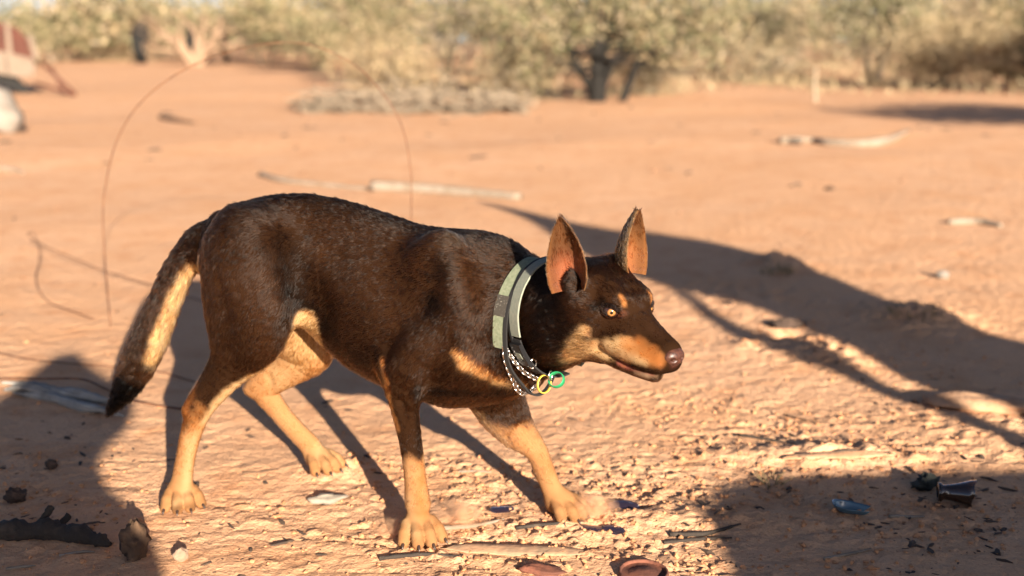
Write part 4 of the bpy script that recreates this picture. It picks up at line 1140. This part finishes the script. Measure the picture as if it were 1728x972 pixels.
V, F = rock_mesh((0, 0, 0), (.034, .013, .006), 41, rough=.35); o = obj('rust_flake', V, F, rust_sheet); o.location = gp(915, 966, .003); o.rotation_euler = (0, .05, -.25); tag(o, 'flat red rusty flake at the bottom edge left of the round lid', 'rust flake')
lid = empty('jar_lid', gp(1086, 968, .001), 0); tag(lid, 'round rusty jar lid half sunk in sand at the bottom edge', 'lid')
V, F = torus(np.array([0, 0, .004]), np.array([0, 0, 1.0]), np.array([1.0, 0, 0]), (.034, .034), .0024, .004, n=40, m=8); obj('rim', V, F, rust_sheet, lid)
mb = MB(); a = np.arange(40) * 2 * math.pi / 40
mb.add(np.vstack([np.stack([.033 * np.cos(a), .033 * np.sin(a), np.full(40, .0035)], 1), np.stack([.022 * np.cos(a), .022 * np.sin(a), np.full(40, .0028)], 1), np.stack([.020 * np.cos(a), .020 * np.sin(a), np.full(40, .0042)], 1), [[0, 0, .0042]]]),
       [(i, (i + 1) % 40, 40 + (i + 1) % 40, 40 + i) for i in range(40)] + [(40 + i, 40 + (i + 1) % 40, 80 + (i + 1) % 40, 80 + i) for i in range(40)] + [(80 + i, 80 + (i + 1) % 40, 120) for i in range(40)])
mb.build('disc', rust_sheet, lid)

# twigs, each its own
TW = [((745, 895), (800, 890), (850, 878), .004, 'long pale twig lying between the fore paws', pale_wood), ((870, 893), (930, 886), (985, 880), .003, 'thin dark twig under the far fore paw', dark_wood),
      ((1130, 905), (1190, 898), (1250, 885), .004, 'dark twig in the sunlit crumbs at lower right of centre', dark_wood), ((1120, 918), (1180, 912), (1235, 908), .003, 'second dark twig just below another one at lower right of centre', dark_wood),
      ((1245, 735), (1300, 745), (1340, 750), .003, 'dark twig on the crumbs right of the far paw', dark_wood), ((1390, 770), (1430, 760), (1470, 756), .003, 'crooked dark twig by the half buried log', dark_wood),
      ((1325, 702), (1370, 712), (1400, 714), .0025, 'short dark twig above the half buried log', brown_wood), ((1500, 880), (1540, 874), (1560, 872), .0028, 'pale twig in the shade below the bottle neck', pale_wood),
      ((640, 945), (720, 938), (790, 942), .0035, 'dark twig along the bottom below the near fore paw', dark_wood), ((100, 940), (140, 933), (160, 932), .0025, 'pale twig under the dark branch', pale_wood),
      ((10, 962), (40, 958), (60, 955), .0022, 'thin pale twig at the bottom left corner', pale_wood), ((410, 800), (440, 797), (470, 792), .0018, 'tiny twig on sand between the hind paws', brown_wood),
      ((770, 797), (800, 796), (830, 797), .0018, 'straight pale twig on sand behind the far fore leg', pale_wood), ((1390, 945), (1440, 935), (1470, 925), .0025, 'pale forked twig in the shaded bottom right', pale_wood)]
for i, (a, b_, c_, r, lab, m) in enumerate(TW):
    stick([a, b_, c_], [r, r * .9, r * .4], m, 'twig', lab, 'twig', 'twigs on the sand', 7, .4, i, .2, 14)

# crumbs of crust and leaf litter: too many to count
def crumbs(name, n, box, mask, rmin, rmax, m, label, seed, squash=(1, 1, .7), flatleaf=False):
    rg_ = np.random.default_rng(seed); V = []; F = []; k = 0; base = 0
    ico = np.array([(0, 0, 1), (.894, 0, .447), (.276, .851, .447), (-.724, .526, .447), (-.724, -.526, .447), (.276, -.851, .447), (.724, .526, -.447), (-.276, .851, -.447), (-.894, 0, -.447), (-.276, -.851, -.447), (.724, -.526, -.447), (0, 0, -1)])
    icf = [(0, 1, 2), (0, 2, 3), (0, 3, 4), (0, 4, 5), (0, 5, 1), (1, 6, 2), (2, 7, 3), (3, 8, 4), (4, 9, 5), (5, 10, 1), (6, 7, 2), (7, 8, 3), (8, 9, 4), (9, 10, 5), (10, 6, 1), (11, 7, 6), (11, 8, 7), (11, 9, 8), (11, 10, 9), (11, 6, 10)]
    x = rg_.uniform(box[0], box[1], n * 30); y = rg_.uniform(box[2], box[3], n * 30); pm = mask(x, y); ok = np.where(rg_.random(n * 30) < pm)[0][:n]
    x, y = x[ok], y[ok]; z = ground_z(x, y); rr_ = rmin + (rmax - rmin) * rg_.random(len(x)) ** 4.5
    VV = []; FF = []
    for i in range(len(x)):
        s_ = ico * (1 + .95 * (rg_.random((12, 1)) - .5)) * np.array(squash) * (.7 + .6 * rg_.random(3))
        a = rg_.random() * 6.28; c_, sn = math.cos(a), math.sin(a)
        s_ = np.stack([s_[:, 0] * c_ - s_[:, 1] * sn, s_[:, 0] * sn + s_[:, 1] * c_, s_[:, 2]], 1)
        VV.append(s_ * rr_[i] + np.array([x[i], y[i], z[i] + rr_[i] * squash[2] * .35])); 
    VV = np.concatenate(VV); FF = (np.array(icf)[None] + 12 * np.arange(len(x))[:, None, None]).reshape(-1, 3)
    o = obj(name, VV, FF, m, None, False); tag(o, label, name.replace('_', ' '), None, 'stuff'); return o
crumb_m = mat('sand_crumb', (.44, .215, .105), .95, noise=(30, (.44, .22, .11), .4, .65), spec=.15)
crumbs('sand_crumbs', 7500, (-1.3, 1.35, 1.38, 3.0), lambda x, y: np.clip(rough_mask(x, y) ** 2.2 * 1.2, 0, 1) + .012, .0007, .0052, crumb_m, 'crumbs of broken sand crust scattered over the ground', 5)
def edge_mask(x, y):
    m = np.zeros_like(x)
    for (px, py, sx, sy, a) in [(1600, 880, .5, .22, 1), (1250, 860, .3, .1, .6), (100, 850, .45, .3, .6), (1000, 900, .4, .1, .45), (1350, 740, .2, .12, .5), (900, 730, .25, .15, .2), (1500, 650, .4, .3, .15)]:
        g = G(px, py); m = np.maximum(m, a * np.exp(-(((x - g[0]) / sx) ** 2 + ((y - g[1]) / sy) ** 2)))
    return m * sstep(-.12, .22, fbm2(x * 7, y * 9, 93, 3))
litter_m = mat('leaf_litter', (.050, .032, .022), .9, noise=(60, (.12, .075, .045), .5, .7))
crumbs('leaf_litter', 1100, (-1.3, 1.35, 1.38, 2.7), edge_mask, .0012, .011, litter_m, 'dark scraps of leaf and bark litter on the sand', 6, (1.3, .45, .22))

crumbs('scattered_gravel', 600, (-5, 7, 3.0, 13.0), lambda x, y: .2 + 0 * x, .003, .016, mat('dirt_lump', (.27, .14, .075), .95), 'small lumps of dirt and gravel scattered over the open sand', 8, (1, 1, .4))
crumbs('scattered_bark', 260, (-5, 7, 2.6, 13.0), lambda x, y: .2 + 0 * x, .006, .04, litter_m, 'dark scraps of bark scattered over the open sand', 9, (1.5, .5, .3))
# dry grass tufts on the two small mounds
straw = mat('dry_straw', (.17, .125, .06), .8)
def tuft(px, py, n, h, spread, label, seed):
    g = gp(px, py); rg_ = np.random.default_rng(seed); mb = MB()
    for i in range(n):
        a = rg_.random() * 6.28; r = spread * rg_.random() ** .5; b0 = np.array([math.cos(a) * r, math.sin(a) * r, -.004]); ln_ = h * (.4 + .6 * rg_.random()); d_ = np.array([math.cos(a) * .5, math.sin(a) * .5, 1.0]) + .5 * (rg_.random(3) - .5)
        p1 = b0 + d_ * ln_ * .5; p2 = b0 + d_ * ln_ + np.array([math.cos(a), math.sin(a), -.4]) * ln_ * .25
        mb.tube(np.array([b0, p1, p2]), [.0012, .0009, .0003], 4, cap=False)
    o = mb.build('grass_tuft', straw); o.location = g; tag(o, label, 'grass tuft', 'dry grass tufts')
tuft(1311, 443, 60, .045, .05, 'small dry grass tuft on the upper mound of the long shadow edge', 1)
tuft(1545, 530, 70, .04, .07, 'small dry grass tuft on the right mound of the long shadow edge', 2)
tuft(1300, 815, 24, .03, .02, 'tiny grass tuft in the shade below the sunlit crumbs', 3)
# ------------------------------------------------------------------ bleached timber, wreck and scrub further back
def stick_far(pts, rad, m, name, label, cat, **k): return stick(pts, rad, m, name, label, cat, **k)
log = empty('bleached_log', gp(750, 326)); tag(log, 'bleached white log lying across the sand behind the dog', 'log')
P_ = crom(np.array([gp(x, y) for x, y in [(628, 322), (700, 325), (790, 331), (878, 338)]]), 24); r = np.linspace(.030, .020, 24); P_[:, 2] += r * .8; P_ -= np.array(log.location)
mb = MB(); mb.tube(P_, r, 14, wob=.12, seed=3); mb.build('wood', pale_wood, log)
d_ = (P_[0] - P_[1]); d_ /= np.linalg.norm(d_); mb = MB(); mb.tube(np.array([P_[0] - d_ * .01, P_[0] + d_ * .004]), [.022, .021], 14, wob=.3); mb.build('hollow_end', mat('hollow', (.012, .009, .007), .95), log)
stick([(440, 298), (480, 308), (560, 316), (640, 322)], [.016, .014, .012, .008], pale_wood, 'dead_stick', 'pale bent stick left of the bleached log', 'stick', seed=7)
stick([(1318, 243), (1370, 240), (1400, 246), (1480, 246), (1535, 222)], [.03, .022, .03, .035, .012], pale_wood, 'fallen_branch', 'pale fallen branch lying on open sand at the upper right', 'branch', seed=9)
rock(1335, 243, (.07, .03, .022), dark_wood, 'root_lump', 'dark lump at the left end of the pale fallen branch', 'root', 51, .4)
rock(-4, 224, (.22, .2, .20), white_stone, 'white_boulder', 'white weathered boulder at the left edge below the wreck', 'boulder', 53, .25, .25)
stick([(270, 200), (290, 205), (330, 210)], [.02, .03, .01], brown_wood, 'dead_stick', 'small brown stick on far sand left of the brush pile', 'stick', seed=12)
stick([(-10, 285), (20, 288), (40, 293)], [.012, .012, .008], pale_wood, 'dead_stick', 'short pale stick at the left edge of the sand', 'stick', seed=13)
stick([(1600, 378), (1650, 378), (1690, 384)], [.012, .016, .010], pale_wood, 'dead_stick', 'short pale stick on the sand at far right', 'stick', seed=14)

# old wreck at the left edge: cream shell, rusty red inside the window openings
cream = mat('faded_cream_paint', (.17, .125, .09), .6, noise=(7, (.13, .085, .058), .5, .75))
red_in = mat('rusted_red_metal', (.075, .021, .011), .7, noise=(9, (.05, .015, .008), .4, .7))
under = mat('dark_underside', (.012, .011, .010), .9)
wk = empty('car_wreck', gp(-150, 160)); tag(wk, 'abandoned car shell with rounded rust red top and pale lower panel at the left edge', 'car')
wl = np.array(wk.location); YW = wl[1]
def wpt(px, py, dy=0.0): return atY(px, py, YW + dy) - wl
def slab(name, poly, y0, y1, m, par, bev=0):
    a = [wpt(x, y, y0) for x, y in poly]; b_ = [p + np.array([-.46 * (y1 - y0), y1 - y0, 0]) for p in a]; n = len(poly)
    F = [tuple(range(n)), tuple(range(2 * n - 1, n - 1, -1))] + [(i, n + i, n + (i + 1) % n, (i + 1) % n) for i in range(n)]
    return obj(name, a + b_, F, m, par, False)
slab('body', [(-400, 60), (-120, 72), (0, 86), (52, 98), (60, 112), (58, 128), (30, 130), (-40, 118), (-120, 122), (-400, 130)], 0, 1.5, cream, wk)
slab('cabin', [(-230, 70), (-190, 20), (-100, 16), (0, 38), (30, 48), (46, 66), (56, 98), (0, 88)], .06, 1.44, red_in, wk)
slab('pillar', [(8, 36), (15, 38), (21, 91), (12, 90)], .02, .062, cream, wk)
slab('pillar', [(-60, 24), (-52, 24), (-50, 82), (-58, 81)], .02, .062, cream, wk)
slab('window_frame', [(46, 60), (54, 58), (66, 100), (57, 98)], .02, .10, cream, wk)
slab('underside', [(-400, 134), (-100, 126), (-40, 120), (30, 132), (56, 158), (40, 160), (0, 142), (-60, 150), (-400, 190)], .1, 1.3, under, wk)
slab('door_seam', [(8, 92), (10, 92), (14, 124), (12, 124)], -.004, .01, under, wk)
rock(-190, 178, (1.0, .6, .16), gm, 'sand_bank', 'low sand bank heaped against the car wreck', 'sand bank', 57, .2, .5)
mb = MB()
for a, b_ in (((70, 106), (128, 160)), ((128, 160), (60, 140)), ((85, 112), (110, 158))):
    mb.tube(np.array([gp(128, 162) * 0 + atY(*a, gp(128, 162)[1]), atY(*b_, gp(128, 162)[1])]), .022, 8)
tag(mb.build('bent_frame', red_in), 'bent rusty metal frame leaning on the sand beside the wreck', 'metal frame')

# plants
leafm = mat('scrub_leaf', attr=True, rough=.75, spec=.2)
barkm = mat('scrub_bark', (.15, .11, .075), .9, noise=(12, (.085, .06, .04), .4, .65), bump=(30, .8, .01))
palebark = mat('pale_bark', (.30, .24, .17), .9, noise=(12, (.20, .15, .10), .4, .65))
OLIVE = [(.160, .152, .074), (.118, .118, .055), (.195, .176, .096), (.075, .078, .036)]
STRAW = [(0.305, 0.227, 0.13), (0.247, 0.185, 0.101), (0.351, 0.267, 0.163), (0.169, 0.13, 0.072)]
GREY = [(0.26, 0.215, 0.137), (0.202, 0.172, 0.104), (0.312, 0.247, 0.169), (0.124, 0.111, 0.065)]
SHADE_LEAF = [(.016, .018, .008), (.012, .014, .007), (.024, .025, .011)]  # leaf greens blackened to stand for foliage in shade
def leaf_cards(rg_, pts, ln, wd, cols, hang=.3):
    n = len(pts); d_ = rg_.normal(size=(n, 3)); d_[:, 2] -= hang; d_ /= np.linalg.norm(d_, axis=1)[:, None]
    e = np.cross(d_, rg_.normal(size=(n, 3))); e /= np.linalg.norm(e, axis=1)[:, None] + 1e-9
    l = ln * (.6 + .8 * rg_.random((n, 1))); w_ = wd * (.6 + .8 * rg_.random((n, 1)))
    V = np.stack([pts - d_ * l / 2, pts + e * w_ / 2, pts + d_ * l / 2, pts - e * w_ / 2], 1).reshape(-1, 3)
    F = np.arange(4 * n).reshape(n, 4)
    c = np.array(cols)[rg_.integers(0, len(cols), n)] * (.8 + .4 * rg_.random((n, 1)))
    return V, F, np.repeat(c, 4, axis=0)
def plant(name, base, stems, clumps, nleaf, cols, label, cat, group, seed, ln=.075, wd=.022, bark=None, hang=.3, sub=8):
    """stems: (dx, dy, height, radius); clumps: (dx, dy, z, rx, ry, rz)"""
    rg_ = np.random.default_rng(seed); e = empty(name, base); tag(e, label, cat, group)
    clumps = np.array(clumps, float); mb = MB(); tips = []
    for k, (dx, dy, h, r) in enumerate(stems):
        b0 = np.array([rg_.normal() * .05 + dx * .15, dy * .1, -.05]); tip = np.array([dx, dy, h])
        mid = (b0 + tip) / 2 + np.array([rg_.normal() * .08, rg_.normal() * .08, .05])
        path = crom(np.array([b0, mid * .6 + b0 * .4, mid, tip]), 12); mb.tube(path, np.linspace(r, r * .45, 12), 8, wob=.2, seed=seed + k)
        tips.append(path)
    for (cx, cy, cz, rx, ry, rz) in clumps:
        c = np.array([cx, cy, cz])
        for q in range(sub):
            p = tips[rg_.integers(0, len(tips))]; st = p[rg_.integers(5, 12)]
            en = c + rg_.normal(size=3) * np.array([rx, ry, rz]) * .45; md = (st + en) / 2 + rg_.normal(size=3) * .06
            mb.tube(crom(np.array([st, md, en]), 7), np.linspace(.016, .005, 7) * max(1, base[1] / 20), 5, cap=False)
    mb.build('trunk', bark or barkm, e)
    vol = (clumps[:, 3] * clumps[:, 4] * clumps[:, 5]); wgt = vol ** (2 / 3); wgt /= wgt.sum()
    ids = rg_.choice(len(clumps), nleaf, p=wgt)
    # sprays: leaves gather round sub-centres so the crown keeps gaps
    nsp = max(12, nleaf // 45); sp_i = rg_.choice(len(clumps), nsp, p=wgt); u = rg_.normal(size=(nsp, 3)); u /= np.linalg.norm(u, axis=1)[:, None]; u *= rg_.random((nsp, 1)) ** .45
    spc = clumps[sp_i, :3] + u * clumps[sp_i, 3:]
    s_ = rg_.integers(0, nsp, nleaf); sig = .11 * (ln / .075)
    pts = spc[s_] + rg_.normal(size=(nleaf, 3)) * sig * np.array([1, 1, .8])
    pts[:, 2] = np.maximum(pts[:, 2], .03)
    V, F, C = leaf_cards(rg_, pts, ln, wd, cols, hang)
    obj('crown', V, F, leafm, e, False, C)
    return e
def base_at(px, py): g = gp(px, py); return (g[0], g[1], g[2])
def kpx(py): return gp(864, py)[1] / FPX            # metres per px at the distance of that ground row

# the many-stemmed tree behind the muzzle
b0 = base_at(1010, 172); k = kpx(172)
plant('desert_tree', b0, [(-.35, 0, 1.1, .06), (.05, 0, 1.5, .11), (.45, -.1, 1.1, .05), (.75, .2, 1.2, .055), (.25, .2, 1.3, .05)],
      [(-.9, 0, 1.15, .6, .6, .45), (-.2, 0, 1.3, .7, .7, .5), (.5, 0, 1.25, .7, .7, .5), (1.2, .1, 1.1, .65, .6, .5), (.1, 0, 1.9, 1.2, .8, .5), (1.4, .2, .75, .4, .4, .3), (-1.1, .1, .75, .35, .4, .28), (.9, 0, .78, .3, .3, .22), (-.5, -.2, .80, .4, .4, .25), (.45, -.2, .85, .35, .4, .25), (-.75, -.1, .45, .3, .3, .22)],
      15000, OLIVE + GREY + STRAW[:2], 'multi stemmed grey green desert tree with a dark thick trunk behind the dog', 'tree', 'scrub trees behind the clearing', 3, bark=mat('shaded_bark', (.007, .0055, .004), .9, bump=(30, .8, .01)))  # trunk bark blackened to read as standing in shade
SCR = [
 # name, px, py, half width px, lower row, upper row, leaves, palette, label, n clumps
 ('scrub_bush', 745, 150, 150, 140, -60, 11000, OLIVE + STRAW, 'broad olive bush with loose dark gaps behind the brush pile', 9),
 ('scrub_bush', 610, 128, 110, 110, -50, 8500, OLIVE + STRAW, 'rounded olive bush left of the brush pile end', 7),
 ('scrub_bush', 890, 130, 90, 118, -30, 6500, STRAW + GREY, 'pale straw coloured bush left of the multi stemmed tree', 6),
 ('scrub_bush', 1215, 132, 120, 118, -50, 8000, GREY + OLIVE, 'grey green bush right of the multi stemmed tree', 7),
 ('scrub_bush', 1325, 122, 100, 106, -20, 7000, STRAW + GREY, 'pale dry bush between the stake and the multi stemmed tree', 6),
 ('dry_bush', 1590, 150, 85, 138, 40, 8000, STRAW, 'pale dead bush with thin stems at the upper right', 6),
 ('scrub_bush', 1660, 118, 110, 100, -60, 8000, OLIVE + STRAW, 'tall yellow green bush behind the pale dead bush', 7),
 ('scrub_bush', 450, 112, 90, 100, -30, 7000, OLIVE + STRAW, 'olive bush behind the bleached dead limbs', 6),
 ('scrub_bush', 90, 104, 70, 92, 15, 6000, OLIVE + STRAW, 'yellow olive bush right of the wreck', 5),
 ('dry_bush', 175, 102, 80, 100, 10, 6500, STRAW, 'pale grey dry bush between the wreck and the dead limbs', 6),
 ('dry_bush', 665, 160, 100, 150, 80, 4500, STRAW, 'low pale dry bush right behind the brush pile', 5),
 ('dry_bush', 880, 168, 70, 160, 70, 4000, STRAW + GREY, 'pale twiggy bush between the brush pile and the dark trunk', 5),
 ('dry_bush', 1090, 160, 60, 150, 90, 2600, STRAW + GREY, 'small pale twiggy bush right of the dark trunk', 4),
 ('dry_bush', 1290, 140, 70, 135, 70, 2600, STRAW + GREY, 'thin pale bush in front of the grey green bush', 4),
 ('scrub_bush', 20, 112, 60, 100, 25, 3000, OLIVE + STRAW, 'pale olive bush directly behind the wreck', 5),
 ('scrub_bush', 540, 116, 70, 105, 10, 4000, STRAW + OLIVE, 'straw coloured bush between two olive bushes', 5),
 ('scrub_bush', 290, 100, 110, 84, 0, 8000, SHADE_LEAF + OLIVE, 'bush coloured as if in shade behind the bleached dead limbs', 6),
]
for i, (nm, px, py, hwp, lo, up, nl, pal, lab, nc) in enumerate(SCR):
    bb = base_at(px, py); kk = kpx(py); rg_ = np.random.default_rng(100 + i); cl = []
    zlo = max((py - lo) * kk * .4, .0); zhi = (py - up) * kk
    for q in range(nc):
        a = -1 + 2 * (q + .5) / nc; z_ = zlo + (zhi - zlo) * (.25 + .5 * rg_.random()); cl.append((a * hwp * kk * .8, rg_.normal() * .3, z_, hwp * kk * .42, hwp * kk * .4, (zhi - zlo) * .28))
    cl.append((0, 0, zlo + (zhi - zlo) * .55, hwp * kk * .7, hwp * kk * .6, (zhi - zlo) * .38))
    st = [(rg_.uniform(-.5, .5) * hwp * kk, rg_.uniform(-.3, .3), zhi * .6, .02 + .015 * rg_.random()) for _ in range(5)]
    plant(nm, bb, st, cl, int(nl * .72), pal, lab, 'bush', 'scrub bushes behind the clearing', 200 + i, ln=(.0048 if nm != 'dry_bush' else .011) * bb[1], wd=(.0013 if nm != 'dry_bush' else .0008) * bb[1], bark=palebark if (nm == 'dry_bush' or i % 2 == 0) else None)
# the tree at right with a clear trunk
b0 = base_at(1475, 142); kk = kpx(142)
plant('desert_tree', b0, [(-.3, 0, .9, .07), (.25, 0, 1.0, .10), (.1, .2, 1.2, .06)], [(-.7, 0, 1.15, .6, .6, .4), (.1, 0, 1.25, .7, .7, .45), (.7, 0, 1.2, .5, .5, .45), (0, 0, 1.8, 1.0, .7, .5), (.45, -.1, .75, .3, .3, .2), (-.35, 0, .75, .35, .3, .2)],
      6500, OLIVE + GREY, 'olive tree with a short forked trunk right of the dead stake', 'tree', 'scrub trees behind the clearing', 31, ln=.1, wd=.032)
b0 = base_at(1716, 150)
plant('desert_tree', b0, [(.1, 0, .9, .07), (.4, .1, 1.0, .08)], [(.1, -.2, .55, .45, .4, .28), (.6, 0, .9, .7, .6, .45), (-.15, -.1, .42, .3, .3, .16)], 9000, SHADE_LEAF, 'dense small tree at the right edge, leaves darkened as if in shade', 'tree', 'scrub trees behind the clearing', 37, ln=.1, wd=.04)
# trees out of view at the right whose shade lies on the sand
for (x_, y_, sd) in ((7.3, 6.2, 61), (9.6, 13.4, 67)):
    plant('desert_tree', (x_, y_, float(ground_z(x_, y_))), [(-.2, 0, 1.3, .08), (.3, .1, 1.4, .08), (0, .2, 1.5, .06)], [(-1.0, 0, 1.5, .9, .7, .35), (.2, 0, 1.6, 1.0, .8, .4), (1.3, 0, 1.5, .9, .7, .35)], 8500, OLIVE,
          'spreading desert tree right of the view casting shade on the %s sand' % ('near right' if sd == 61 else 'far right'), 'tree', 'scrub trees behind the clearing', sd, ln=.10, wd=.035)
# dead stake, bleached limbs, brush pile
stick0 = MB(); g = gp(1377, 172); stick0.tube(crom(np.array([g + [0, 0, -.05], g + [-.03, 0, .2], g + [-.02, 0, .4]]), 8), [.05, .04, .025], 8, wob=.3) if False else stick0.tube(crom(np.array([g + np.array([0, 0, -.05]), g + np.array([-.03, 0, .2]), g + np.array([-.02, 0, .42])]), 8), np.linspace(.026, .014, 8), 8, wob=.3)
tag(stick0.build('dead_stake', palebark), 'pale dead stake standing in sand below the right olive tree', 'stake')
mb = MB(); g = gp(330, 112); rg_ = np.random.default_rng(5)
for (x_, y_) in [(305, 40), (270, 60), (345, 20), (375, 30), (395, 48), (410, 70), (290, 15), (360, 55), (250, 80), (240, 30)]:
    tp = atY(x_, y_, g[1] + rg_.normal() * .3); md = (g * .5 + tp * .5) + np.array([rg_.normal() * .15, rg_.normal() * .15, .12])
    pth = crom(np.array([g + np.array([rg_.normal() * .15, 0, -.05]), md, tp]), 12); mb.tube(pth, np.linspace(.11, .03, 12), 7, wob=.2)
    for q in range(4):
        s0 = pth[rg_.integers(5, 12)]; mb.tube(crom(np.array([s0, s0 + rg_.normal(size=3) * .22, s0 + rg_.normal(size=3) * .42 + np.array([0, 0, .1])]), 6), np.linspace(.03, .008, 6), 5, cap=False)
tag(mb.build('dead_tree', mat('bleached_limbs', (.25, .165, .105), .9, noise=(5, (.19, .12, .075), .4, .7))), 'bleached fallen tree with limbs fanning up from the sand at upper left', 'tree')
g = gp(700, 190); mb = MB(); rg_ = np.random.default_rng(9)
for q in range(520):
    u = rg_.uniform(-1, 1); c = np.array([u * 1.25, rg_.normal() * .22, abs(rg_.normal()) * .15 * (1 - .5 * abs(u)) + .02]); d_ = rg_.normal(size=3) * np.array([1, .6, .35]); d_ /= np.linalg.norm(d_); l = .12 + .3 * rg_.random()
    p0 = c - d_ * l / 2; p2 = c + d_ * l / 2; p0[2] = max(p0[2], .0); p2[2] = max(p2[2], .0)
    mb.tube(crom(np.array([p0, c + rg_.normal(size=3) * .03, p2]), 5), np.linspace(.010, .004, 5), 5, cap=False)
pile = mb.build('brush_pile', mat('grey_twigs', (.26, .20, .14), .9, noise=(8, (.15, .12, .085), .35, .65))); pile.location = g
tag(pile, 'low long pile of grey dead twigs in front of the bushes', 'brush pile')

# far-off scrub that reads as one mass
rg_ = np.random.default_rng(21); nsh = 560; ang = rg_.uniform(-.75, .75, nsh); dist = rg_.uniform(38, 95, nsh); cx = np.tan(ang) * dist; cy = dist
hh = rg_.uniform(.9, 2.3, nsh) * (1 + .45 * (dist > 60)); ww = rg_.uniform(.8, 2.2, nsh)
s_ = rg_.integers(0, nsh, 76000); u = rg_.normal(size=(76000, 3)); u /= np.linalg.norm(u, axis=1)[:, None]; u *= rg_.random((76000, 1)) ** .4
pts = np.stack([cx[s_], cy[s_], hh[s_] * 1.1], 1) + u * np.stack([ww[s_], ww[s_], hh[s_] * .85], 1); pts[:, 2] += ground_z(pts[:, 0], pts[:, 1])
cols = OLIVE + STRAW + GREY
V, F, C = leaf_cards(rg_, pts, .40, .10, cols, .2)
far = obj('far_woodland', V, F, leafm, None, False, C); tag(far, 'far olive and straw coloured desert scrub along the horizon', 'scrub', None, 'stuff')
# ankle-high dry tufts dotted under the bushes: ground cover
rg_ = np.random.default_rng(22); n = 9000; gx_ = rg_.uniform(-1, 15, 400); gy_ = rg_.uniform(15, 36, 400); s_ = rg_.integers(0, 400, n)
pts = np.stack([gx_[s_] + rg_.normal(size=n) * .25, gy_[s_] + rg_.normal(size=n) * .25, np.abs(rg_.normal(size=n)) * .10 + .02], 1); pts[:, 2] += ground_z(pts[:, 0], pts[:, 1])
V, F, C = leaf_cards(rg_, pts, .14, .02, STRAW, -1.5); o = obj('dry_grass', V, F, leafm, None, False, C); tag(o, 'thin dry grass dotted under the scrub bushes', 'grass', None, 'stuff')

gap_black = mat('gap_shade_black', (.010, .009, .008), .95, bump=(20, .8, .02))  # black lumps standing in for the shade inside gaps of the scrub
for px, py, r, lab, sd in ((236, 62, (.30, .25, .42), 'black lump added as the shaded gap left of the bleached fan of limbs', 71), (322, 60, (.17, .15, .26), 'black lump added as the shaded gap between the bleached limbs', 72), (378, 36, (.18, .15, .26), 'black lump added as the shaded gap high behind the bleached limbs', 73)):
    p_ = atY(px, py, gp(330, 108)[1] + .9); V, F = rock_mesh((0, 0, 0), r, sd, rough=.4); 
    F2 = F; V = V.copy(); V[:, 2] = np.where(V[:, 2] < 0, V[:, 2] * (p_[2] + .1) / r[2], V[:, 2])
    o = obj('shade_lump', V, F2, gap_black); o.location = p_; tag(o, lab, 'shade gap', 'shaded gap lumps')
# ------------------------------------------------------------------ dust kicked up by the paws
def dust(px, py, r, dens, seed):
    m = bpy.data.materials.new('dust_air'); m.use_nodes = True; t = m.node_tree; t.nodes.remove(t.nodes['Principled BSDF'])
    v = t.nodes.new('ShaderNodeVolumePrincipled'); v.inputs['Color'].default_value = (.93, .60, .37, 1); v.inputs['Anisotropy'].default_value = 0.0
    tc = t.nodes.new('ShaderNodeTexCoord'); ln = t.nodes.new('ShaderNodeVectorMath'); ln.operation = 'LENGTH'; t.links.new(tc.outputs['Object'], ln.inputs[0])
    mr = t.nodes.new('ShaderNodeMapRange'); mr.inputs[1].default_value = 1.0; mr.inputs[2].default_value = .25; mr.inputs[3].default_value = 0; mr.inputs[4].default_value = 1
    t.links.new(ln.outputs['Value'], mr.inputs[0])
    n = t.nodes.new('ShaderNodeTexNoise'); n.inputs['Scale'].default_value = 2.2; n.inputs['Detail'].default_value = 4
    ad = t.nodes.new('ShaderNodeVectorMath'); ad.operation = 'ADD'; ad.inputs[1].default_value = (seed * 3.7, 0, 0); t.links.new(tc.outputs['Object'], ad.inputs[0]); t.links.new(ad.outputs[0], n.inputs['Vector'])
    nr = t.nodes.new('ShaderNodeMapRange'); nr.inputs[1].default_value = .42; nr.inputs[2].default_value = .68; t.links.new(n.outputs['Fac'], nr.inputs[0])
    mu = t.nodes.new('ShaderNodeMath'); mu.operation = 'MULTIPLY'; t.links.new(mr.outputs[0], mu.inputs[0]); t.links.new(nr.outputs[0], mu.inputs[1])
    m2 = t.nodes.new('ShaderNodeMath'); m2.operation = 'MULTIPLY'; m2.inputs[1].default_value = dens; t.links.new(mu.outputs[0], m2.inputs[0]); t.links.new(m2.outputs[0], v.inputs['Density'])
    t.links.new(v.outputs[0], t.nodes['Material Output'].inputs['Volume'])
    V, F = rock_mesh((0, 0, 0), (1, 1, 1), seed, rough=.0); o = obj('dust', V, F, m); o.location = gp(px, py, r[2] * .55); o.scale = r
    tag(o, 'thin puff of red dust kicked up beside a paw', 'dust', None, 'stuff')
dust(775, 886, (.055, .04, .026), 60, 1)
dust(1003, 872, (.042, .035, .028), 100, 2)
dust(562, 780, (.032, .03, .024), 70, 3)
dust(660, 900, (.03, .03, .018), 45, 4)
